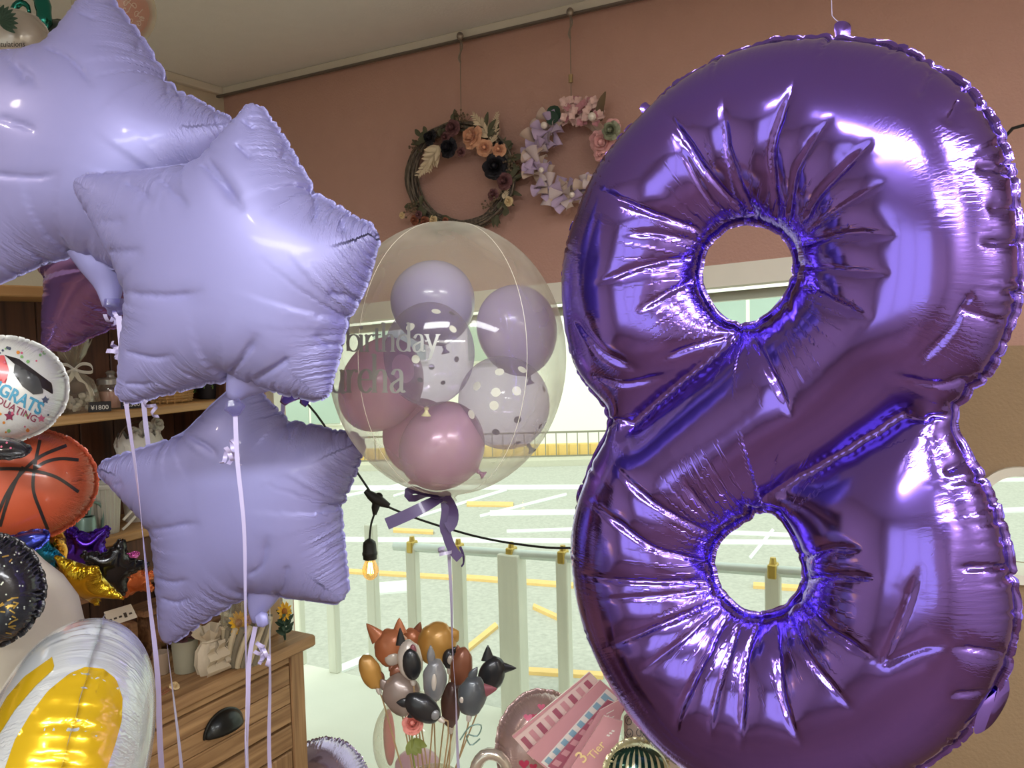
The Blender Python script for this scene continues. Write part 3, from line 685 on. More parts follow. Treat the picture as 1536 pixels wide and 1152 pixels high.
LINES8 = [(1.5,1.2,[(987,150),(1059,261),(1114,322)]), (1.7,1.1,[(1198,106),(1159,222),(1167,330)]), [(1084,128),(1090,215),(1110,280),(1132,325)], (1.4,1.2,[(1314,206),(1231,289),(1205,332)]),
    (1.2,1,[(1348,353),(1270,352),(1200,368)]), (1.3,1.1,[(1309,478),(1253,455),(1203,428)]), (1.5,1.1,[(887,278),(959,311),(1048,346)]), (1.2,1,[(884,430),(976,397),(1042,389)]),
    (1,1,[(948,472),(1003,439),(1042,420)]), (.9,1.2,[(975,545),(1040,520),(1100,503)]), (1,1,[(930,350),(985,352),(1040,362)]), (.8,1,[(1010,200),(1060,290),(1095,330)]),
    (.9,1,[(1250,170),(1195,250),(1180,330)]), (.7,.8,[(1330,270),(1260,310),(1205,350)]), (.8,.9,[(1340,410),(1270,405),(1205,400)]),
    [(1375,150),(1400,105)], [(1420,190),(1440,150)], (1,1,[(1460,250),(1512,255)]), (1.2,1,[(1465,364),(1532,362)]), (1,1,[(1432,461),(1508,482)]), (.9,1,[(1478,312),(1524,310)]),
    (1.4,1.2,[(871,740),(974,817),(1062,842)]), (1.4,1.1,[(858,858),(933,871),(1066,872)]), (1.4,1.1,[(900,976),(985,940),(1076,902)]), (1.5,1.1,[(1013,1105),(1026,1053),(1090,928)]),
    (1,1,[(956,1012),(1020,965),(1080,915)]), (1.3,1.1,[(1110,1130),(1116,997),(1136,930)]), (1.4,1.1,[(1205,1125),(1175,1053),(1159,935)]), (1.5,1.2,[(1319,994),(1242,945),(1203,905)]),
    (1,1,[(1283,1069),(1211,987),(1180,922)]), (1.2,1,[(1321,868),(1250,863),(1210,866)]), (1,1,[(1298,827),(1247,822),(1203,838)]), (1.3,1.1,[(918,694),(974,750),(1066,800)]),
    (1,1,[(1020,714),(1045,750),(1080,785)]), (1.2,1.1,[(1190,632),(1162,570),(1128,508)]), (1.2,1,[(1411,709),(1450,692)]), (1.4,1.1,[(1429,853),(1514,850)]), (1.3,1,[(1427,971),(1509,982)]),
    (1,1,[(1421,1043),(1478,1038)]), (.8,1,[(890,900),(980,895),(1066,885)]), (.9,1,[(1065,1120),(1075,1040),(1110,935)]), (.9,1.5,[(1385,840),(1352,930),(1324,996)]), (.8,1.3,[(1430,965),(1380,974),(1322,997)]),
    (1.0,1.5,[(1020,560),(940,578),(884,566)]), (1.0,1.8,[(970,560),(905,530),(862,480)]), (1,1.5,[(1360,560),(1420,505),(1460,440)]), (.9,1.5,[(1320,560),(1400,578),(1460,570)])]
W8, T8, nb8, idx8, R28 = subdivide(put(X, P8, fr8), T, nb, idx, R2)
W8 = pucker(W8, T8, nb8, idx8, R28, .08, per_m=55, amp=.0024, lens=(.02, .06), seed=4, front_lines=LINES8, big=(.0042, .0034), scallop=.0022)
foil_mesh('foil_body', W8, T8, nb8, idx8, R28, m_eight, eight, .12)
# --- stars
def flat_star(R=.235, ratio=.60, h=.006):
    P = []
    for k in range(5):
        a = PI/2 + k * 2*PI/5; b = a + PI/5
        for da, rr in ((-.055, .97), (0, 1.0), (.055, .97)): P.append((R*rr*math.cos(a+da), R*rr*math.sin(a+da)))
        P.append((R*ratio*math.cos(b), R*ratio*math.sin(b)))
    # straight edges between the points
    Q = resample(np.array(P), .004); Q = (Q + np.roll(Q, 1, 0) + np.roll(Q, -1, 0) + np.roll(Q, 2, 0) + np.roll(Q, -2, 0)) / 5
    return resample(Q, h)
STAR = inflate([flat_star()], .006, steps=380, press=.025, flat_z=.03, comp=.12, iters=7, seed=3)
SX = STAR[0]; _a = np.arctan2(SX[STAR[3][0], 1], SX[STAR[3][0], 0])
def star_feat():
    ii = np.array(STAR[3][0]); B = SX[ii][:, :2]; r = np.linalg.norm(B, axis=1); out = []
    for k in range(10):
        a = PI/2 - k * PI/5; d = np.abs((_a - a + PI) % (2*PI) - PI); w = np.where(d < .22)[0]
        out.append(B[w[r[w].argmax()]] if k % 2 == 0 else B[w[np.abs(d[w]).argmin()]])
    return np.array(out)      # tip, notch, tip ... clockwise from the top
SF = star_feat()
def star(name, label, px10, d, fr, m, spin=0, tail=None, tailm=None, depth=1.0, group=None, lines=None):
    P0 = at(np.mean([p[0] for p in px10]), np.mean([p[1] for p in px10]), d)
    dst = to_plane(px10, P0, fr); X = SX.copy(); T = STAR[1]
    c, s = math.cos(-spin * 2*PI/5), math.sin(-spin * 2*PI/5)
    if spin: X[:, :2] = X[:, :2] @ np.array([[c, s], [-s, c]])
    src = SF @ np.array([[c, s], [-s, c]]) if spin else SF
    if spin: src = np.roll(src, -2 * spin, axis=0) if False else src
    # choose the feature that sits at the top now
    k0 = int(np.argmin([np.abs((math.atan2(p[1], p[0]) - PI/2)) + (5 if i % 2 else 0) for i, p in enumerate(src)])); src = np.roll(src, -k0, axis=0)
    sc = np.linalg.norm(dst - dst.mean(0), axis=1).mean() / np.linalg.norm(src, axis=1).mean()
    X[:, :2] = warp(src, dst, X[:, :2]); X[:, 2] *= sc * depth
    t = thing(name, P0, label, 'balloon', group)
    W, T_, nb_, idx_, R_ = subdivide(put(X, P0, fr), T, STAR[2], STAR[3], STAR[4])
    ii = np.array(idx_[0]); s_, d_ = seam_coords(R_, nb_, idx_); rr = np.linalg.norm(R_[ii], axis=1); rs = np.random.RandomState(int(d * 1000)); ex = []
    an = np.arctan2(R_[ii, 1], R_[ii, 0])
    for k in range(5):
        a0 = PI/2 + PI/5 + k * 2*PI/5; j = int(np.abs((an - a0 + PI) % (2*PI) - PI).argmin()); sn = s_[ii[j]]
        ex += [(sn + rs.uniform(-.006, .006), rs.uniform(.05, .085), .004, .0042), (sn + rs.uniform(.02, .035), rs.uniform(.03, .05), .0035, .003), (sn - rs.uniform(.02, .035), rs.uniform(.03, .05), .0035, .003)]
        for q in (-.105, -.085, -.06, .06, .08, .1): ex.append((sn + q + rs.uniform(-.006, .006), rs.uniform(.015, .035), .003, .0022))
    W = pucker(W, T_, nb_, idx_, R_, .075, per_m=45, amp=.0009, lens=(.012, .04), seed=int(d * 100), extra=ex, scallop=.0009, front_lines=[(l[0], l[1], l[2][::-1]) for l in lines] if lines else None, big=(.0042, .0028))
    foil_mesh('foil_body', W, T_, nb_, idx_, R_, m, t, .075, flange=.004, pucker=.0006)
    t['_sc'] = sc
    return t, P0
m_lilac = foil_mat('pastel_lilac_foil', (148, 147, 202), .46, .25, .10, ribs=1.3)
m_chrome = foil_mat('chrome_lilac_foil', (170, 140, 236), .2, .85, .2, ribs=1.0)
sA, pA = star('star_balloon', 'pastel lilac foil star balloon at the top left, cut off by the frame', [(143,-25),(253,122),(352,190),(285,300),(245,418),(110,383),(-55,440),(-45,262),(-130,98),(62,72)], 1.16, frame(8, 6), m_lilac, lines=[(1.3,1.1,[(68,68),(105,88),(142,134)]),(1,1,[(5,86),(40,110),(60,135)]),(1.1,1,[(-8,262),(45,266),(92,260)]),(.8,1,[(0,178),(30,186),(60,200)]),(.8,1,[(118,18),(150,30)]),(.9,1,[(210,62),(204,80)]),(1.2,1,[(262,126),(275,150),(268,172)]),(.9,1,[(252,116),(250,148)]),(.8,1,[(322,168),(328,192)]),(1,1,[(60,412),(64,385)]),(1,1,[(20,95),(40,125)])])
sB, pB = star('star_balloon', 'pastel lilac foil star balloon in the middle, in front of the other stars', [(380,155),(470,285),(567,350),(520,480),(483,598),(345,568),(188,603),(193,440),(115,275),(298,243)], 1.0, frame(14, 4), m_lilac, spin=1, lines=[(1.4,1.1,[(300,243),(330,275),(352,305)]),(1.2,1,[(312,238),(345,285),(368,318)]),(1,1,[(188,270),(215,290),(228,308)]),(1.1,1,[(235,262),(262,290),(286,312)]),(1.4,1.1,[(193,440),(250,443),(312,436)]),(1,1,[(188,528),(230,538),(264,532)]),(.8,1,[(188,575),(215,578),(238,572)]),(.8,1,[(148,333),(192,330)]),(1,1,[(160,378),(220,376)]),(1,1,[(352,215),(382,240)]),(.9,1,[(362,178),(388,195)]),(1.3,1,[(470,285),(474,310),(466,338)]),(.9,1,[(428,225),(424,240)]),(1,1,[(512,325),(518,352)]),(1.2,1,[(520,446),(488,440)]),(1.4,1.4,[(345,566),(366,535),(388,498)]),(1.4,1.4,[(432,538),(400,560),(370,578)]),(.9,1,[(500,520),(470,500)])])
sC, pC = star('star_balloon', 'greyish lilac foil star balloon hanging lowest, with a tail shadow on it', [(368,570),(435,632),(545,658),(512,762),(517,900),(385,890),(245,962),(227,797),(147,706),(277,650)], 1.34, frame(6, 2), m_lilac, spin=2, lines=[(1.4,1,[(226,796),(265,790),(305,786)]),(1.1,1,[(236,868),(262,874),(285,868)]),(1.1,1,[(240,900),(265,906),(292,894)]),(1.1,1,[(433,628),(434,645),(430,665)]),(1.1,1,[(512,758),(480,763)]),(1,1,[(512,818),(490,826)]),(1.2,1,[(276,650),(310,668),(328,688)]),(.8,1,[(168,728),(185,724)]),(1.3,1.3,[(372,862),(392,848),(402,800)]),(1.3,1.3,[(430,850),(425,880),(410,905)]),(.9,1,[(500,640),(498,665)])])
sD, pD = star('star_balloon', 'chrome purple foil star balloon mostly hidden behind the lilac stars', [(240,230),(300,320),(440,330),(400,450),(476,602),(260,470),(72,528),(72,420),(20,330),(160,300)], 1.45, frame(10, 0), m_chrome, spin=3)
for o in bpy.data.objects:
    if '_sc' in o: del o['_sc']
# ------------------------------------------------------------------ ribbons, tails and tabs
def px3(pts, d): return [at(p[0], p[1], p[2] if len(p) > 2 else d) for p in pts]
def ribbon(name, pts, d, w, m, parent, twist=0.0, ph=0.0, th=.0004, floor=False, label=None):
    P = px3(pts, d)
    if floor:
        e = P[-1].copy(); P.append(V3(e[0] + .01, e[1], max(.4, e[2] - .3))); P.append(V3(e[0], e[1], .03))
    P = smooth_loop(P, .012, False); n = len(P); T = np.gradient(P, axis=0); W = []
    for k in range(n):
        t = unit(T[k]); v = unit(P[k] - CAM); a = unit(np.cross(t, v)); b = np.cross(t, a); q = ph + twist * k / n * 2 * PI
        W.append((a * math.cos(q) + b * math.sin(q)) * w / 2)
    o = MB().strip(P, W, th).build(name, m, parent, auto=50)
    if label: o['label'] = label
    return o
def curl(name, c, d, r, turns, w, m, parent, axis=(1, 0, 0), pitch=.012, seedr=0):
    c0 = at(c[0], c[1], d); ax = unit(axis); a = unit(np.cross(ax, V3(.2, .3, 1))); b = np.cross(ax, a); P = []; W = []
    for k in range(int(turns * 14) + 1):
        t = 2 * PI * k / 14 + seedr; P.append(c0 + ax * pitch * k / 14 + (a * math.cos(t) + b * math.sin(t)) * r * (1 - .02 * k)); W.append(ax * w / 2)
    return MB().strip(P, W, .0004).build(name, m, parent, auto=50)
def tail(parent, pts, d, radii, m, flat=.35, name='filling_neck'):
    """flattened filling neck hanging from the seam; radii in pixels"""
    P = smooth_loop(px3(pts, d), .008, False); r = np.interp(np.linspace(0, 1, len(P)), np.linspace(0, 1, len(radii)), radii) * d / F_PX
    T = np.gradient(P, axis=0); V = []; seg = 20; n = len(P)
    for k in range(n):
        t = unit(T[k]); v = unit(P[k] - CAM); a = unit(np.cross(t, v)); b = unit(np.cross(t, a))
        for q in range(seg):
            g = 2 * PI * q / seg; f = 1 + .05 * math.sin(3 * g + k * .5) * (k / n)
            V.append(P[k] + a * math.cos(g) * r[k] * f + b * math.sin(g) * r[k] * flat * f)
    Fc = [(k*seg+q, k*seg+(q+1) % seg, (k+1)*seg+(q+1) % seg, (k+1)*seg+q) for k in range(n-1) for q in range(seg)] + [tuple((n-1)*seg+q for q in range(seg))]
    return MB().add(V, Fc).build(name, m, parent, auto=None)
m_rib = mat('lilac_curling_ribbon', (188, 180, 222), .35, .1, var=.05, coat=.3)
m_neck = film_mat('clear_lilac_film', (200, 196, 230), .1, .8, (180, 176, 220), .15)
# star B: neck, knot, ribbon with a curl
tail(sB, [(386,536),(376,558),(358,582),(349,600)], 1.0, [50,44,24,9], m_lilac, flat=.55)
tail(sB, [(349,600),(352,612),(354,624)], .98, [9,16,5], m_neck, name='clear_neck_end')
ribbon('ribbon', [(353,622),(356,690),(366,790),(368,900),(369,1010),(372,1160)], .98, .0052, m_rib, sB, twist=1.1, floor=True)
for k, (x, y) in enumerate(((340,672),(332,684),(346,686))): curl('ribbon_curl', (x, y), .985, .009, 1.1, .005, m_rib, sB, axis=(1, .3, .4 - k * .4), seedr=k)
# star A
tail(sA, [(150,370),(158,400),(165,435),(166,460)], 1.16, [46,36,20,11], m_lilac, flat=.5)
tail(sA, [(172,448),(172,464),(166,474)], 1.14, [14,17,5], m_neck, name='clear_neck_end')
for k in range(3): curl('ribbon_curl', (160 + 8*k, 474 + 4*k), 1.14, .009, 1.0, .005, m_rib, sA, axis=(1, .2, .3 * k), seedr=k * 2)
ribbon('ribbon', [(178,474),(184,540),(190,610),(203,700),(214,800),(224,900),(236,1010),(243,1160)], 1.13, .0072, m_rib, sA, twist=1.4, floor=True)
for k in range(3): curl('ribbon_curl', (172 + 4*k, 530 + 7*k), 1.135, .011, 1.1, .006, m_rib, sA, axis=(.3, .2, 1), seedr=k)
# ribbon of the chrome star, dropping behind the lowest star
ribbon('ribbon', [(214,590),(219,640),(226,700),(236,820),(250,960),(262,1060),(273,1160)], 1.47, .008, m_rib, sD, twist=.8, floor=True)
curl('ribbon_curl', (222, 600), 1.40, .010, 1.6, .006, m_rib, sD, axis=(.5, 0, -1), pitch=.02)
ribbon('ribbon', [(425,600),(418,700),(408,800),(405,900),(405,1020),(405,1160)], 1.50, .007, m_rib, sD, twist=1.0, floor=True)
tail(sD, [(470,590),(450,582),(432,596),(424,606)], 1.44, [24,22,12,5], m_chrome)
# star C
tail(sC, [(401,845),(398,880),(388,912),(386,934)], 1.34, [33,30,19,7], m_lilac, flat=.55)
tail(sC, [(385,932),(392,930),(402,928)], 1.32, [8,12,8], m_lilac, name='neck_end')
ribbon('ribbon', [(383,940),(374,990),(372,1060),(371,1160)], 1.33, .007, m_rib, sC, twist=.6, floor=True)
for k in range(3): curl('ribbon_curl', (384 + 5*k, 976 + 6*k), 1.33, .011, 1.2, .006, m_rib, sC, axis=(.6, .2, .6 - .5*k), seedr=k)
# number eight: hanging tabs and thread
def tab(pts, d, label=None):
    P = smooth_loop([tuple(p) for p in pts], 2.5); c = at(*P.mean(0), d); mb = MB(); n = len(P)
    f = [at(p[0], p[1], d - .0015) for p in P]; b_ = [at(p[0], p[1], d + .0015) for p in P]
    mb.add(f + b_ + [at(*P.mean(0), d - .004)], [(k, (k+1) % n, 2*n) for k in range(n)] + [(k, n+k, n+(k+1) % n, (k+1) % n) for k in range(n)] + [tuple(range(n, 2*n))])
    return mb.build('hanging_tab', m_eight, eight, auto=50)
tab([(1252,36),(1263,31),(1275,36),(1276,48),(1271,62),(1256,62),(1252,48)], .97)
tab([(960,160),(968,153),(976,158),(984,150),(978,172),(965,172)], 1.10)
MB().tube(smooth_loop([at(1262,36,.97), at(1255,14,.97), at(1247,-8,.97), V3(*(at(1240,-40,.97)[:2]), CEIL)], .03, False), .0005, 5).build('hanging_thread', m_rib, eight)
tab([(1470,1060),(1500,1030),(1506,1000),(1514,1040),(1490,1085),(1462,1100)], .90)

# ------------------------------------------------------------------ bubble balloon with latex balloons inside
DB = 1.27; BC = at(672, 538, DB); BR, BH = .180, .207
UPB = unit(CY + V3(0, 0, .0)); RTB = CX; FWB = -np.cross(RTB, UPB)
AB = np.array([RTB, np.cross(UPB, RTB) * -1, UPB])
m_film = film_mat('clear_bubble_film', (253, 254, 250), .14, .42, (250, 248, 228), .06)
bub = thing('bubble_balloon', BC, 'large clear bubble balloon with grey lettering and small balloons inside', 'balloon')
prof = []
for k in range(1, 40):
    t = PI * k / 40; h = math.cos(t); r = math.sin(t)
    prof.append((BR * r * (1 + .0), BH * h))
prof = [(p[0], p[1]) for p in prof if p[1] > -BH * .985] + [(.016, -BH * 1.0), (.011, -BH * 1.02), (.014, -BH * 1.05)]
MB().lathe(BC, UPB, [(0.0005, BH)] + prof, 72).build('clear_skin', m_film, bub, auto=None)
m_seamline = mat('seam_line_film', (244, 242, 226), .2, var=.02)
for a in (-38, 41):     # the bonded seams of the film
    P = []
    for k in range(3, 38):
        t = PI * k / 40; q = math.radians(a - 90); P.append(BC + (RTB * math.cos(q) + np.cross(UPB, RTB) * math.sin(q)) * BR * math.sin(t) * 1.001 + UPB * BH * math.cos(t))
    MB().tube(P, .00035, 5).build('film_seam', m_seamline, bub)
def hit_ell(px, py, k=1.004):
    r = ray(px, py); M = np.array([RTB / BR, np.cross(UPB, RTB) / BR, UPB / BH]) / k
    o = M @ (CAM - BC); d = M @ r; a, b, c = d @ d, o @ d, o @ o - 1; D = b * b - a * c
    if D < 0: D = 0
    return CAM + r * ((-b - math.sqrt(D)) / a)
def ell(cx, cy, rx, ry, a0=0, a1=360, n=22): return [(cx + rx * math.cos(math.radians(a0 + (a1-a0)*k/n)), cy + ry * math.sin(math.radians(a0 + (a1-a0)*k/n))) for k in range(n+1)]
SER = lambda x, y: [(x - .16, y), (x + .16, y)]
GL = {'b': ([[(0,1.72),(0,.02)], [(-.15,1.66),(0,1.72)], ell(.36,.5,.38,.5)], .86),
 'i': ([[(.0,1),(0,0)], SER(0,0), [(-.15,.93),(0,1)], ell(0,1.42,.05,.06)], .36),
 'r': ([[(0,1),(0,0)], SER(0,0), [(-.15,.93),(0,1)], [(0,.62),(.16,.92),(.34,1.0),(.44,.9)]], .56),
 't': ([[(.08,1.4),(.08,.2),(.2,.0),(.38,.08)], [(-.14,1),(.36,1)]], .52),
 'h': ([[(0,1.72),(0,0)], [(-.15,1.66),(0,1.72)], SER(0,0), [(0,.62),(.18,.93),(.42,1.0),(.58,.78),(.58,0)], SER(.58,0)], .92),
 'd': ([[(.70,1.72),(.70,0)], [(.55,1.66),(.70,1.72)], [(.70,0),(.84,.04)], ell(.36,.5,.38,.5)], 1.0),
 'a': ([[(.06,.78),(.22,1.0),(.46,.98),(.56,.74),(.56,.12),(.66,0),(.76,.06)], [(.56,.62),(.3,.5),(.04,.32),(.08,.04),(.3,-.02),(.56,.2)]], .86),
 'y': ([[(0,1),(.36,.06)], [(.72,1),(.36,.02),(.2,-.42),(.0,-.5)], SER(0,1), SER(.72,1)], .86),
 'u': ([[(0,1),(0,.26),(.14,.02),(.36,.0),(.56,.26)], [(.56,1),(.56,0),(.7,.04)], [(-.14,.96),(0,1)], [(.42,.96),(.56,1)]], .92),
 'e': ([[(.06,.56),(.68,.56)], [(.68,.56),(.6,.9),(.36,1.02),(.1,.84),(.02,.5),(.12,.12),(.4,-.02),(.68,.18)]], .84)}
def serif_word(word, x, base, xh, adv, wt, mb, mapf, squash=1.0, slant=0):
    for ch in word:
        st, w = GL[ch]
        for pl_ in st:
            Q = smooth_loop([(p[0]*xh*adv, p[1]*xh) for p in pl_], xh * .07, False) if len(pl_) > 2 else resample(np.array([(p[0]*xh*adv, p[1]*xh) for p in pl_]), xh * .2, False)
            T = np.gradient(Q, axis=0); T /= np.linalg.norm(T, axis=1)[:, None] + 1e-9
            hw = wt * (.36 + .64 * np.abs(T[:, 1]) ** 1.5); L = Q + np.stack([-T[:, 1], T[:, 0]], 1) * hw[:, None]; R = Q - np.stack([-T[:, 1], T[:, 0]], 1) * hw[:, None]
            V = []
            for a, b in zip(L, R): V += [mapf(x + a[0], base - a[1]), mapf(x + b[0], base - b[1])]
            mb.add(V, [(2*k, 2*k+1, 2*k+3, 2*k+2) for k in range(len(Q)-1)])
        x += w * xh * adv
    return x
m_letter = mat('grey_vinyl_lettering', (168, 170, 166), .4, .3, var=.05)
mb = MB(); serif_word('y', 497, 527, 25, .75, 1.8, mb, hit_ell); serif_word('birthday', 522, 527, 25, .93, 2.3, mb, hit_ell)
mb.build('birthday_lettering', m_letter, bub, smooth=False)
mb = MB(); serif_word('ureha', 498, 588, 33, .83, 3.0, mb, hit_ell); mb.build('name_lettering', m_letter, bub, smooth=False)
# latex balloons inside
def latex(label, px, py, rx, ry, d, tilt, m, kn=True, dots=None, knotcol=None):
    c = at(px, py, d); k = d / F_PX; t = math.radians(tilt); up = UPB * math.cos(t) + RTB * math.sin(t)   # tilt>0: top leans right
    rt = unit(np.cross(FW, up)) ; th = thing('small_balloon', c, label, 'balloon', None)
    R_, H_ = rx * k, ry * k; pr = []
    for q in range(1, 29):
        a = PI * q / 30; h = math.cos(a); r = math.sin(a); pr.append((R_ * r * (1 + (0 if dots else .06) * h), H_ * h))
    pr += [(R_ * .05, -H_ * 1.02), (R_ * .035, -H_ * 1.05)]
    MB().lathe(c, up, [(.0003, H_)] + pr, 40).build('latex_skin', m, th, auto=None)
    mb = MB(); e = c - up * H_ * 1.05; mb.blob(e, .0035, seg=8, rings=6); mb.lathe(e, -up, [(.002, .001), (.003, .005), (.007, .010), (.0065, .011), (.001, .006)], 10)
    mb.build('knot', knotcol or m, th)
    if dots:
        for (dx, dy, rr, back) in dots:
            rd = ray(px + dx * rx, py + dy * ry); M = np.array([rt / R_, np.cross(up, rt) / R_, up / H_]) / 1.006
            o_ = M @ (CAM - c); dd = M @ rd; a, b, cc = dd @ dd, o_ @ dd, o_ @ o_ - 1; D = max(b * b - a * cc, 0)
            h = CAM + rd * ((-b + (math.sqrt(D) if back else -math.sqrt(D))) / a); n = unit(h - c); a1 = unit(np.cross(n, up)); a2 = np.cross(n, a1); s = rr * rx * k
            mb = MB(); V = [h + n * .0003] + [h + (a1 * math.cos(2*PI*q/16) + a2 * math.sin(2*PI*q/16)) * s - n * s * s / R_ / 2 + n*.0003 for q in range(16)]
            mb.add(V, [(0, 1+q, 1+(q+1) % 16) for q in range(16)]); mb.build('dot', m_dotd if back else m_dotw, th)
    return th
m_dotw = mat('white_dot_print', (226, 228, 222), .5, var=.02); m_dotd = mat('grey_dot_print', (120, 118, 122), .5, var=.05)
def latex_mat(name, c, tr=.25, metal=.0, rough=.22):
    m = mat(name, c, rough, metal, .5, var=.03, vscale=8, sss=.3); b = m.node_tree.nodes['Principled BSDF']; nt = m.node_tree
    ts = nt.nodes.new('ShaderNodeBsdfTranslucent'); ts.inputs[0].default_value = srgb(*c); mx = nt.nodes.new('ShaderNodeMixShader'); mx.inputs[0].default_value = tr
    nt.links.new(b.outputs[0], mx.inputs[1]); nt.links.new(ts.outputs[0], mx.inputs[2]); nt.links.new(mx.outputs[0], nt.nodes['Material Output'].inputs[0]); return m
l_lil = latex_mat('pastel_lilac_latex', (190, 182, 228)); l_lil2 = latex_mat('soft_violet_latex', (198, 182, 226), .45)
l_pink = latex_mat('pearl_pink_latex', (226, 180, 210), .4, .1, .26); l_mauve = latex_mat('pearl_mauve_latex', (206, 162, 198), .28, .15, .26); l_lp = latex_mat('pale_pink_latex', (228, 176, 212), .5)
l_clear = film_mat('clear_latex', (222, 214, 234), .14, .26, (206, 198, 222), .07)
latex('pastel lilac small balloon at the top inside the clear bubble', 650, 455, 63, 64, 1.32, -14, l_lil)
latex('soft violet small balloon at the right inside the clear bubble', 776, 496, 60, 69, 1.30, -14, l_lil2)
latex('pearl pink small balloon at the left inside the bubble, behind the lettering', 573, 578, 74, 60, 1.26, -62, l_pink)
latex('pale pink small balloon half hidden behind the mauve one', 628, 655, 54, 58, 1.33, 8, l_lp)
latex('pearl mauve small balloon lowest inside the clear bubble', 664, 670, 69, 62, 1.235, -55, l_mauve)
latex('clear polka dot small balloon in the middle of the bubble, knot downwards', 644, 531, 68, 78, 1.17, 3, l_clear, dots=[(.15,-.82,.10,0),(.52,-.48,.09,0),(-.42,-.52,.10,0),(.6,.1,.07,1),(-.3,.1,.09,0),(.05,.25,.07,1),(-.2,.5,.07,1),(.5,-.78,.08,1),(.3,.55,.06,1)], knotcol=mat('cream_latex_knot', (222, 214, 170), .5))
latex('clear polka dot small balloon at the lower right of the bubble', 756, 604, 68, 71, 1.245, -30, l_clear, dots=[(-.1,-.65,.10,0),(.4,-.7,.10,0),(-.6,-.35,.10,0),(-.18,-.22,.10,0),(.28,-.25,.10,0),(-.22,.06,.10,0),(-.72,.25,.10,0),(.3,.36,.09,1),(-.18,.62,.09,1),(.3,.85,.08,1),(.8,.5,.07,1),(.88,-.28,.07,1)], knotcol=m_dotd)
# bow at the neck
m_sat = mat('dark_violet_satin_ribbon', (76, 60, 102), .38, .15, coat=.25, var=.06, vscale=60)
bow = thing('ribbon_bow', at(668, 745, DB), 'dark violet satin ribbon tied under the clear bubble balloon', 'ribbon')
def satin(pts, d, w, name='ribbon_end', tw=None, ang=0):
    P = smooth_loop(px3(pts, d), .006, False); n = len(P); T = np.gradient(P, axis=0); W = []
    for k in range(n):
        t = unit(T[k]); v = unit(P[k] - CAM); a = unit(np.cross(t, v)); b = np.cross(t, a)
        q = ang if tw is None else np.interp(k / (n-1), np.linspace(0, 1, len(tw)), tw); W.append((a * math.cos(q) + b * math.sin(q)) * w / 2)
    return MB().strip(P, W, .0006).build(name, m_sat, bow, auto=60)
satin([(666,744),(640,758),(612,772),(580,786)], DB - .005, .018, tw=[.9, .3, .05, 0])
satin([(664,745),(640,740),(622,735),(612,738),(618,748),(640,742),(662,744)], DB - .002, .014, 'bow_loop', tw=[.5, 1.0, .8, .3, .9, 1.1, .6])
satin([(668,744),(672,765),(669,790),(673,800)], DB - .010, .020, 'bow_fold', tw=[.7, 0, .2, .0])
satin([(668,744),(680,762),(678,785),(670,792)], DB - .016, .017, 'bow_fold', tw=[.7, .9, .3, .0])
satin([(668,794),(673,812),(681,828),(690,838)], DB - .012, .014, tw=[.1, .2, .0, .1])
MB().blob(at(668, 744, DB - .004), .009, .008, .008, seg=12, rings=8, wob=.3).build('bow_knot', m_sat, bow)
m_glass_tag = film_mat('clear_tag', (250, 250, 246), .2, .2)
m_rib2 = mat('grey_lilac_curling_ribbon', (170, 164, 190), .35, .1, coat=.3)
ribbon('ribbon', [(668,750),(672,800),(674,840),(677,900),(679,980),(684,1050),(688,1160)], DB, .006, m_rib2, bub, twist=1.2, floor=True)
for k in range(2): curl('ribbon_curl', (668, 828 + k * 4), DB - .01, .012, .55, .005, m_rib2, bub, axis=(0, .3, 1), seedr=k * 2.4)
satin([(690,820),(695,833),(695,846),(692,850)], DB + .005, .004, 'thin_ribbon_end', tw=[.2, .4, .8, 1.0])
# ------------------------------------------------------------------ black cord of lamps
m_blk = mat('black_rubber', (30, 32, 30), .5, var=.1); DL = 2.25
cord = thing('string_light', at(565, 750, DL), 'black outdoor light cord with one glowing filament bulb across the window', 'light')
PC = [(330,480,2.3),(395,572,2.28),(455,600,2.26),(505,665,DL),(545,722,DL),(565,750,DL),(600,768,DL),(650,786,DL),(720,806,2.2),(790,818,2.15),(850,822,2.1),(950,815,2.05),(1050,745,2.0),(1180,660,1.85),(1300,530,1.75),(1410,360,1.68),(1505,207,1.6),(1560,176,1.55),(1700,60,1.5)]
MB().tube(smooth_loop(px3(PC, DL), .03, False), .0032, 8).build('cord', m_blk, cord)
mb = MB(); j = at(566, 750, DL); kp = DL / F_PX
mb.tube([at(548,736,DL), at(556,743,DL), at(566,750,DL), at(574,754,DL), at(584,759,DL)], [4*kp, 7*kp, 9*kp, 7*kp, 4*kp], 12)
mb.tube([at(566,750,DL), at(563,762,DL), at(562,772,DL)], [7*kp, 6*kp, 3*kp], 10)
rg = [at(568 + 5*math.cos(a), 745 - 5*math.sin(a), DL) for a in np.linspace(0, 2*PI, 14)]; mb.tube(rg, 1.6*kp, 6, cap=False); mb.build('connector', m_blk, cord)
MB().tube(smooth_loop(px3([(562,770),(557,785),(555,800),(554,812)], DL), .01, False), .0028, 8).build('drop_cord', m_blk, cord)
bo = at(554, 810, DL); MB().lathe(bo, -Z, [(.004, -.004), (.010, 0), (.0165, .006), (.018, .014), (.019, .032), (.0205, .034), (.0205, .040), (.019, .042), (.0185, .052)], 20, cap=True).build('socket', m_blk, cord)
bg = bo - Z * .05
m_bulb = film_mat('amber_bulb_glass', (255, 236, 200), .3, .25, (255, 225, 170), .02)
MB().lathe(bg, -Z, [(.012, 0), (.014, .008), (.0215, .026), (.0225, .036), (.018, .050), (.009, .058), (.001, .060)], 24).build('bulb', m_bulb, cord, auto=None)
m_fil = mat('glowing_filament', (255, 220, 150), .5, emit=(255, 196, 110), estr=30)
mb = MB()
